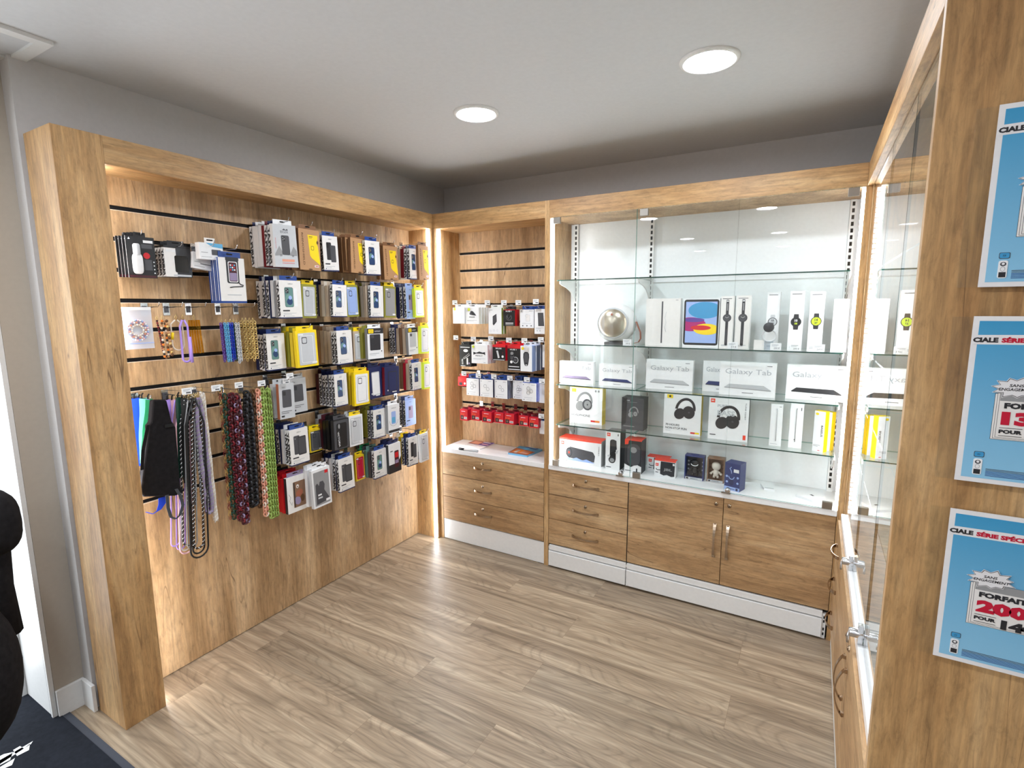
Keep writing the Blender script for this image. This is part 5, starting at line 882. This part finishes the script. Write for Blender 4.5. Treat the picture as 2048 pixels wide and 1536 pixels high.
def watchpic(face, strap, cz=.52, rr=.17, num=None, full=False):
    def f(b, w, h, e):
        x = w*.5; zc_ = h*cz; r = w*rr*1.6; s = r*.62
        if full:
            b.flatp(rrect(x-s*.62, x+s*.62, zc_+r*.8, h*.93, .003), e, strap); b.flatp(rrect(x-s*.62, x+s*.62, h*.05, zc_-r*.8, .004), e, strap); b.rect(x-s*.22, x+s*.22, h*.72, h*.86, e-.0002, 'grey'); b.rect(x-s*.22, x+s*.22, h*.10, h*.36, e-.0002, 'dgrey'); b.rect(x-s*.45, x-s*.05, h*.89, h*.915, e-.0003, 'white'); b.rect(x+s*.05, x+s*.45, h*.89, h*.915, e-.0003, 'white')
        else: b.flatp([(x-s, zc_+r*.6), (x-s*.8, zc_+r*1.9), (x+s*.8, zc_+r*1.9), (x+s, zc_+r*.6)], e, strap); b.flatp([(x-s, zc_-r*.6), (x-s*.8, zc_-r*1.9), (x+s*.8, zc_-r*1.9), (x+s, zc_-r*.6)], e, strap)
        b.ell(x, zc_, r*1.15, r*1.15, e-.0003, 'ink', 24); b.ell(x, zc_, r*.98, r*.98, e-.0005, face, 24)
        if num: b.ftext(num[0], x, zc_+r*.05, r*.6, num[1], e-.0007, align='c', bold=.04); b.ftext(num[2], x, zc_-r*.65, r*.5, num[3], e-.0007, align='c', bold=.04)
        else: b.tube([(x-r*.5, e-.0007, zc_+r*.3), (x, e-.0007, zc_), (x+r*.45, e-.0007, zc_+r*.35)], .0008, 'white', 4)
        b.rect(w*.12, w*.8, h*.945, h*.955, e, 'text'); b.rect(w*.15, w*.8, h*.055, h*.065, e, 'tgrey'); b.rect(w*.15, w*.6, h*.035, h*.045, e, 'tgrey')
    return f
prod('left of two narrow boxes showing a full black watch', 'watch box', 'watch_box', 1443, 1470, 592, .11, Z2, .05, watchpic('dgrey', 'ink', .58, .17, full=True), front='paper')
prod('right of two narrow boxes showing a full black watch', 'watch box', 'watch_box', 1474, 1503, 591, .11, Z2, .05, watchpic('dgrey', 'ink', .58, .17, full=True), front='paper')
prod('narrow box showing a silver watch face reading ten', 'watch box', 'watch_box', 1536, 1562, 584, .13, Z2, .05, watchpic('lgrey', 'lgrey', .48, .2, ('10', 'ink', '08', 'text')))
prod('narrow box showing a black watch with green 10 08', 'watch box', 'watch_box', 1582, 1611, 582, .11, Z2, .05, watchpic('black', 'ink', .48, .2, ('10', 'white', '08', 'watchg')))
prod('narrow box showing a watch with bright green face', 'watch box', 'watch_box', 1622, 1652, 583, .11, Z2, .05, watchpic('watchg', 'ink', .50, .2, ('14', 'ink', '37', 'ink')))
prod('plain white box at the right end of the watch shelf', 'box', 'white_box', 1669, 1700, 598, .12, Z2, .05, lambda *a: None)
for x, yy, lab, tx in ((1465, 697, 'price tag before the two full watch boxes', '319 €'), (1551, 700, 'price tag before the silver watch box', '299 €'), (1590, 700, 'price tag before the green 10 08 watch box', '299 €'), (1637, 700, 'price tag before the bright green watch box', '269 €'), (1679, 700, 'price tag before the plain white box', '479 €')): pricetag(x, yy, .06, Z2, lab, tx)
c = P(1537, 660, 'y', .085); e = T('smart_watch', 'silver smart watch standing out of its box with clear strap', 'watch', (c.x, .085, Z2+.0006))
b = MB(); b.T = Matrix.Translation((c.x-.012, .085, c.z-.01)) @ Matrix.Rotation(.5, 4, 'Y'); b.lathe([(0, -.006), (.021, -.006), (.024, -.003), (.024, .006), (0, .006)], 'ink', (0, 0, .026), 'y', 24); b.build('watch_face', e, world=True)
b = MB(); b.tube([(c.x+.005+.032*math.cos(t_/10*2*PI), .088, c.z-.028+.030*math.sin(t_/10*2*PI)) for t_ in range(10)], .0045, 'lgrey', 8, closed=True); b.build('strap', e, world=True)
b = MB(); b.box(c.x-.015, c.x+.025, .08, .10, Z2+.0006, c.z-.055, 'clear_case'); b.build('stand', e, world=True)
c = P(1520, 692, 'y', .1); tag(MB().box(c.x-.028, c.x+.018, .09, .12, Z2+.0006, Z2+.045, 'paper').build('small_box'), 'small plain cream box before the silver watch box', 'box')
# tablets lying upright, shelf three
def gtab(col, tcol='lgrey', cut=False, txt='Galaxy Tab', zf=.60):
    def f(b, w, h, e):
        b.ftext(txt, w*.10, h*zf, h*.20, tcol, e, w=w*(.82 if txt == 'Galaxy Tab' else .5)); b.flatp([(w*.09, h*.24), (w*.18, h*.345), (w*.80, h*.335), (w*.93, h*.21)], e, col); b.flatp([(w*.09, h*.24), (w*.93, h*.21), (w*.93, h*.185), (w*.10, h*.22)], e-.0001, 'ink' if col != 'silver' else 'grey')
        b.rect(w*.42, w*.62, h*.09, h*.105, e, 'text'); b.rect(w*.84, w*.93, h*.90, h*.915, e, 'text')
    return f
for xl, xr, yt, yf, col, tc, lab, s in ((1119, 1187, 723, .12, 'mauve', 'tgrey', 'first white tablet box at the left, pale lettering', 1), (1198, 1270, 729, .11, 'bluebox', 'tgrey', 'smaller white tablet box with dark tablet by the glass joint', 1), (1293, 1387, 720, .12, 'silver', 'tgrey', 'large white tablet box with pale silver tablet', 1),
        (1407, 1475, 722, .17, 'bluebox', 'tgrey', 'white tablet box half hidden behind another, dark tablet', 1), (1441, 1554, 725, .10, 'silver', 'tgrey', 'white tablet box standing in front of the half hidden one', 1), (1575, 1697, 731, .12, 'ink', 'tgrey', 'wide white tablet box with black tablet at the right end', 1)):
    prod(lab, 'tablet box', 'tablet_box', xl, xr, yt, yf, Z3, .035, gtab(col, tc), front='white')
# headphones, shelf four
def hp(cx, cz, s, m, e, b, w, h):
    """over-ear headphone picture"""
    x, z = w*cx, h*cz
    b.ring(x, z, s*1.0, s*1.25, s*.26, e-.0002, m, PI*.05, PI*1.05, 24, -.25); b.ell(x-s*.55, z-s*.45, s*.52, s*.60, e-.0004, m, 24, -.6); b.ell(x+s*.35, z-s*.25, s*.60, s*.66, e-.0006, 'ink' if m != 'grey' else 'dgrey', 24, .1); b.ell(x+s*.38, z-s*.25, s*.42, s*.48, e-.0008, m, 24, .1); b.ell(x+s*.38, z-s*.25, s*.1, s*.1, e-.001, 'dgrey', 10)
def p_h1(b, w, h, e): b.rect(w*.06, w*.20, h*.87, h*.97, e, 'neon'); hp(.46, .60, w*.25, 'grey', e, b, w, h); b.ftext('HEADPHONE', w*.06, h*.20, .014, 'text', e, w=w*.58); b.rect(w*.06, w*.4, h*.12, h*.13, e, 'tgrey'); b.rect(w*.66, w*.79, h*.07, h*.12, e, 'red'); b.rect(w*.79, w*.93, h*.07, h*.12, e, 'orange'); b.ell(w*.80, h*.93, .006, .007, e, 'grey', 10); b.ell(w*.89, h*.93, .006, .007, e, 'grey', 10)
prod('white box with grey headphones and yellow side', 'headphone box', 'headphone_box', 1140, 1205, 776, .12, Z4, .06, p_h1, side='yellow')
def p_h2(b, w, h, e): b.flatp([(w*.0, h), (w*.25, h), (w*.2, h*.2), (0, h*.1)], e, 'ink'); hp(.55, .55, w*.22, 'grey', e, b, w, h); b.ftext('Baseus', w*.06, h*.90, .009, 'white', e, w=w*.3); b.rect(w*.06, w*.7, h*.86, h*.87, e, 'grey'); b.rect(w*.1, w*.6, h*.1, h*.12, e, 'grey')
prod('dark grey box with headphones beside the glass joint', 'headphone box', 'headphone_box', 1244, 1288, 796, .10, Z4, .09, p_h2, side='ink', front='dgrey')
def p_h3(b, w, h, e): b.rect(w*.08, w*.24, h*.88, h*.97, e, 'yellow'); b.ell(w*.16, h*.925, .006, .006, e-.0002, 'ink', 10); hp(.58, .62, w*.27, 'ink', e, b, w, h); b.ftext('70 HOURS', w*.06, h*.20, .012, 'text', e, w=w*.38, bold=.02); b.ftext('NON-STOP FUN', w*.06, h*.12, .012, 'text', e, w=w*.58, bold=.02); b.rect(w*.06, w*.2, h*.08, h*.09, e, 'tgrey'); b.rect(w*.74, w*.86, h*.05, h*.09, e, 'red'); b.rect(w*.86, w*.97, h*.05, h*.09, e, 'yellow')
prod('white box with black headphones and the words 70 hours non-stop fun', 'headphone box', 'headphone_box', 1329, 1404, 788, .12, Z4, .05, p_h3, side='yellow')
def jlogo(b, x, z, s, e, txt='JBL'): b.rect(x, x+s, z, z+s*.95, e, 'jred'); b.ftext(txt, x+s*.5, z+s*.3, s*.34, 'white', e-.0003, w=s*.7, align='c', bold=.04)
def p_h4(b, w, h, e): jlogo(b, w*.04, h*.88, w*.11, e); b.ftext('PURE', w*.22, h*.78, .014, 'tgrey', e, w=w*.24, bold=.02); hp(.50, .52, w*.29, 'ink', e, b, w, h); b.ftext('BASS', w*.22, h*.58, .028, 'lgrey', e-.0013, w=w*.44, bold=.03); b.text('TUNE 520BT', (w*.90, e, h*.92), (0, 0, -1), (1, 0, 0), .006, 'text', w=h*.4); b.rect(w*.05, w*.2, h*.10, h*.12, e, 'ink'); b.rect(w*.88, w*.95, h*.05, h*.16, e, 'jred')
prod('white box with black headphones and the words pure bass', 'headphone box', 'headphone_box', 1419, 1500, 797, .11, Z4, .05, p_h4, side='dgrey')
def p_pen(b, w, h, e): b.tube([(w*.55, e, h*.12), (w*.56, e, h*.85), (w*.52, e, h*.9)], .0022, 'lgrey', 6); b.rect(w*.7, w*.88, h*.94, h*.95, e, 'text'); b.rect(w*.1, w*.7, h*.04, h*.05, e, 'tgrey')
prod('narrow white stylus box with pale pen', 'stylus box', 'stylus_box', 1543, 1567, 809, .11, Z4, .02, p_pen)
prod('narrow white stylus box next to the pale one, thin grey pen', 'stylus box', 'stylus_box', 1582, 1609, 808, .11, Z4, .02, lambda b, w, h, e: (b.tube([(w*.48, e, h*.14), (w*.49, e, h*.86), (w*.52, e, h*.9)], .0016, 'grey', 6), b.rect(w*.8, w*.86, h*.85, h*.92, e, 'text'), b.rect(w*.4, w*.5, h*.18, h*.20, e, 'ink')))
def p_b(b, w, h, e): b.ell(w*.26, h*.93, .008, .006, e, 'yellow', 12); b.text('BASEUS', (w*.68, e, h*.66), (0, 0, -1), (1, 0, 0), .009, 'text', w=h*.28, bold=.02); b.rect(w*.08, w*.7, h*.16, h*.17, e, 'grey'); b.rect(w*.08, w*.5, h*.13, h*.14, e, 'grey'); b.rect(w*.5, w*.7, h*.03, h*.045, e, 'red')
prod('white box with bright yellow side, in front of another yellow one', 'accessory box', 'accessory_box', 1630, 1655, 822, .10, Z4, .034, p_b, side='yellow', rz=-.5)
prod('yellow sided white box just behind the first one', 'accessory box', 'accessory_box', 1644, 1668, 823, .15, Z4, .034, lambda *a: None, side='yellow', rz=-.5)
# bottom: speakers
def p_ch(b, w, h, e):
    b.rect(0, w, h*.93, h, e, 'jred'); jlogo(b, w*.04, h*.72, w*.08, e-.0002); b.flatp(rrect(w*.22, w*.84, h*.22, h*.56, .02), e-.0002, 'dgrey'); b.flatp([(w*.16, h*.34), (w*.24, h*.20), (w*.84, h*.14), (w*.86, h*.40), (w*.80, h*.55), (w*.26, h*.66)], e-.0003, 'dgrey'); b.ell(w*.24, h*.42, w*.075, h*.20, e-.0005, 'ink', 20); b.ell(w*.24, h*.42, w*.055, h*.15, e-.0006, 'text', 20); b.ell(w*.24, h*.42, w*.02, h*.05, e-.0007, 'jred', 10)
    b.ftext('JBL', w*.58, h*.34, .012, 'text', e-.0006, w=w*.13, bold=.03); b.flatp([(w*.2, h*.24), (w*.3, h*.16), (w*.42, h*.24), (w*.56, h*.16), (w*.66, h*.22), (w*.8, h*.14), (w*.86, h*.10), (w*.2, h*.10)], e-.0008, 'lblue'); b.text('CHARGE 5', (w*.93, e-.0002, h*.80), (0, 0, -1), (1, 0, 0), .008, 'ink', w=h*.36); b.rect(w*.04, w*.2, h*.06, h*.08, e-.0002, 'text')
prod('wide white speaker box with orange red top', 'speaker box', 'speaker_box', 1119, 1203, 879, .10, CT, .10, p_ch, top='jred')
def p_fl(b, w, h, e): jlogo(b, w*.08, h*.88, w*.24, e); b.flatp(rrect(w*.30, w*.72, h*.22, h*.80, .014), e, 'black'); b.flatp([(w*.35, h*.44), (w*.78, h*.55), (w*.74, h*.78), (w*.42, h*.80)], e-.0002, 'ink'); b.ell(w*.46, h*.26, w*.24, h*.09, e-.0004, 'ink', 20); b.ell(w*.46, h*.25, w*.16, h*.055, e-.0005, 'grey', 20); b.flatp([(w*.12, h*.36), (w*.3, h*.40), (w*.34, h*.36), (w*.2, h*.33)], e-.0006, 'lgrey'); b.flatp([(w*.66, h*.46), (w*.9, h*.54), (w*.8, h*.42)], e-.0006, 'lgrey'); b.rect(w*.06, w*.4, h*.05, h*.07, e, 'text'); b.ell(w*.85, h*.93, .003, .008, e, 'ink', 8)
prod('tall white speaker box with black cylinder speaker', 'speaker box', 'speaker_box', 1212, 1241, 864, .09, CT, .10, p_fl, side='black')
def p_go(b, w, h, e): b.flatp([(0, h), (w, h), (w, h*.22), (w*.7, h*.28), (w*.4, h*.18), (0, h*.26)], e, 'ink'); b.flatp(rrect(w*.16, w*.92, h*.24, h*.88, .03), e-.0002, 'dgrey'); b.ftext('JBL', w*.26, h*.38, .02, 'text', e-.0004, w=w*.5, bold=.03); b.ell(w*.52, h*.70, w*.2, h*.09, e-.0003, 'grey', 20); b.rect(0, w, h*.975, h, e-.0005, 'jred'); b.flatp([(0, h), (w*.25, h), (w*.2, h*.86), (0, h*.84)], e-.0004, 'jred'); b.rect(w*.06, w*.4, h*.06, h*.08, e-.0003, 'text'); b.rect(w*.7, w*.78, h*.04, h*.16, e-.0003, 'ink')
prod('dark speaker box with orange red top behind the glass joint', 'speaker box', 'speaker_box', 1250, 1284, 880, .08, CT, .09, p_go, top='jred', side='ink')
def p_sm(b, w, h, e): b.rect(0, w, h*.94, h, e, 'jred'); jlogo(b, w*.06, h*.62, w*.14, e); b.flatp([(w*.30, h*.92), (w*.97, h*.92), (w*.95, h*.10), (w*.8, h*.06), (w*.6, h*.14), (w*.45, h*.08), (w*.28, h*.16)], e, 'ink'); b.ftext('JBL', w*.44, h*.34, .018, 'grey', e-.0002, w=w*.4, bold=.03); b.rect(w*.86, w*.95, h*.74, h*.86, e-.0003, 'white'); b.tube([(w*.08, e, h*.46), (w*.14, e, h*.38), (w*.28, e, h*.4)], .002, 'ink', 5); b.rect(w*.06, w*.2, h*.22, h*.26, e, 'ink')
prod('small speaker box with orange top, behind its twin', 'speaker box', 'speaker_box', 1295, 1340, 914, .17, CT, .05, p_sm, top='jred')
prod('small speaker box with black panel, in front of its twin', 'speaker box', 'speaker_box', 1309, 1352, 921, .10, CT, .05, p_sm, top='jred')
def figure(b, w, h, e, m, m2):
    """plain round headed toy speaker seen through the box window"""
    b.blob((w*.5, .022, h*.64), (w*.27, .014, h*.17), m, 2.3, 18, 10); b.blob((w*.5, .022, h*.36), (w*.17, .011, h*.16), m, 2.4, 14, 8)
    for s in (-1, 1): b.tube([(w*(.5+s*.12), .022, h*.42), (w*(.5+s*.27), .02, h*.34)], .0055, m, 6); b.blob((w*(.5+s*.29), .02, h*.32), (.007, .007, .007), m, 2, 8, 6); b.tube([(w*(.5+s*.08), .022, h*.26), (w*(.5+s*.12), .022, h*.14)], .007, m, 6)
    if m2: b.ring(w*.5, h*.66, w*.20, h*.10, .004, .0075, m2, PI*1.05, PI*1.95)
def winbox(label, xl, xr, yt, yf, m, fig, fm, back, lab='grey'):
    zc_ = CT+.0006; A = P(xl, yt, 'y', yf); B = P(xr, yt, 'y', yf); w = B.x-A.x; h = P((xl+xr)/2, yt, 'y', yf).z-zc_
    e = T('toy_speaker_box', label, 'toy speaker box', (A.x, yf, zc_)); t = .05
    b = MB(); f = .006; b.box(0, w, .044, t, 0, h, back); b.box(0, f, 0, .044, 0, h, m); b.box(w-f, w, 0, .044, 0, h, m); b.box(f, w-f, 0, .044, 0, f*1.6, m); b.box(f, w-f, 0, .044, h-f, h, m); b.rect(w*.06, w*.94, .001, h*.10, -.0005, 'lgrey'); b.rect(w*.1, w*.22, h*.02, h*.08, -.0008, 'ink'); b.rect(w*.3, w*.7, h*.045, h*.06, -.0008, 'ink')
    for s in (.13, .87):
        for q in (.35, .52, .68): b.ell(w*s, h*q, .005, .005, .043, lab, 10)
    b.build('carton', e)
    b = MB(); figure(b, w, h, 0, fig, fm); b.build('toy_figure', e)
    tab(e, w*.3, w*.7, h, .02, m, .008, hole=False); return e, w, h
winbox('grey box with a black round headed toy speaker', 1370, 1409, 912, .13, 'bluebox', 'black', 'white', 'dgrey', 'lgrey')
winbox('brown box with a white round headed toy speaker', 1415, 1450, 917, .14, 'brown', 'cream', None, 'brown', 'choc')
def p_bl(b, w, h, e): b.ell(w*.45, h*.58, w*.26, h*.20, e, 'bluebox', 20); b.ring(w*.45, h*.56, w*.22, h*.16, .004, e-.0003, 'lblue', PI*1.1, PI*1.9); b.tube([(w*.42, e, h*.86), (w*.32, e, h*.80), (w*.42, e, h*.72), (w*.45, e, h*.62)], .0022, 'lblue', 5); b.rect(w*.58, w*.92, h*.68, h*.80, e-.0004, 'white'); b.ell(w*.45, h*.3, w*.16, h*.12, e, 'navy', 16); b.rect(.0, w, 0, h*.13, e, 'lblue'); b.rect(w*.3, w*.7, h*.05, h*.07, e-.0003, 'navy'); b.rect(w*.76, w*.9, h*.02, h*.11, e-.0003, 'navy'); [b.ell(w*x, h*z, .006, .006, e, 'lblue', 10) for x, z in ((.14, .5), (.86, .5), (.86, .3), (.16, .3))]
prod('dark blue toy speaker box standing foremost on the worktop', 'toy speaker box', 'toy_speaker_box', 1451, 1484, 926, .06, CT, .07, p_bl, front='bluebox', side='bluebox', rz=-.28)
def card(label, pts, t, paint=None): slab('small_white_box', label, 'box', pts, CT, t, 'white', paint)
card('flat white box with small black swoosh near the corner clamp', ((1592, 989), (1627, 1001), (1651, 992), (1612, 983)), .012, lambda b, uv: b.add([uv(.40, .60, .0008), uv(.62, .52, .0008), uv(.66, .62, .0008), uv(.45, .72, .0008)], [(0, 1, 2, 3)], 'text'))
card('small folded white card lying on the empty part of the worktop', ((1528, 976), (1550, 979), (1545, 969), (1521, 966)), .010, lambda b, uv: quad(b, uv, .1, .9, .04, .16, 'tgrey'))
# reflected poster in the storefront behind, legible from inside
e = T('window_poster', 'white window poster with black capitals, mirrored faintly in the cabinet glass', 'poster', (-1.2, -4.0, 1.1), 0)
b = MB(); b.box(-.85, -.52, -4.01, -4.0, 1.05, 1.85, 'white'); b.text('PRIME', (-.53, -3.9985, 1.55), (-1, 0, 0), (0, 0, 1), .11, 'ink', w=.30, bold=.02, shear=.1); b.build('sheet', e, world=True); b = MB(); b.tube([(-.64, -4.005, 1.85), (-.64, -4.005, 2.249)], .004, 'grey', 6); b.build('cord', e, world=True)
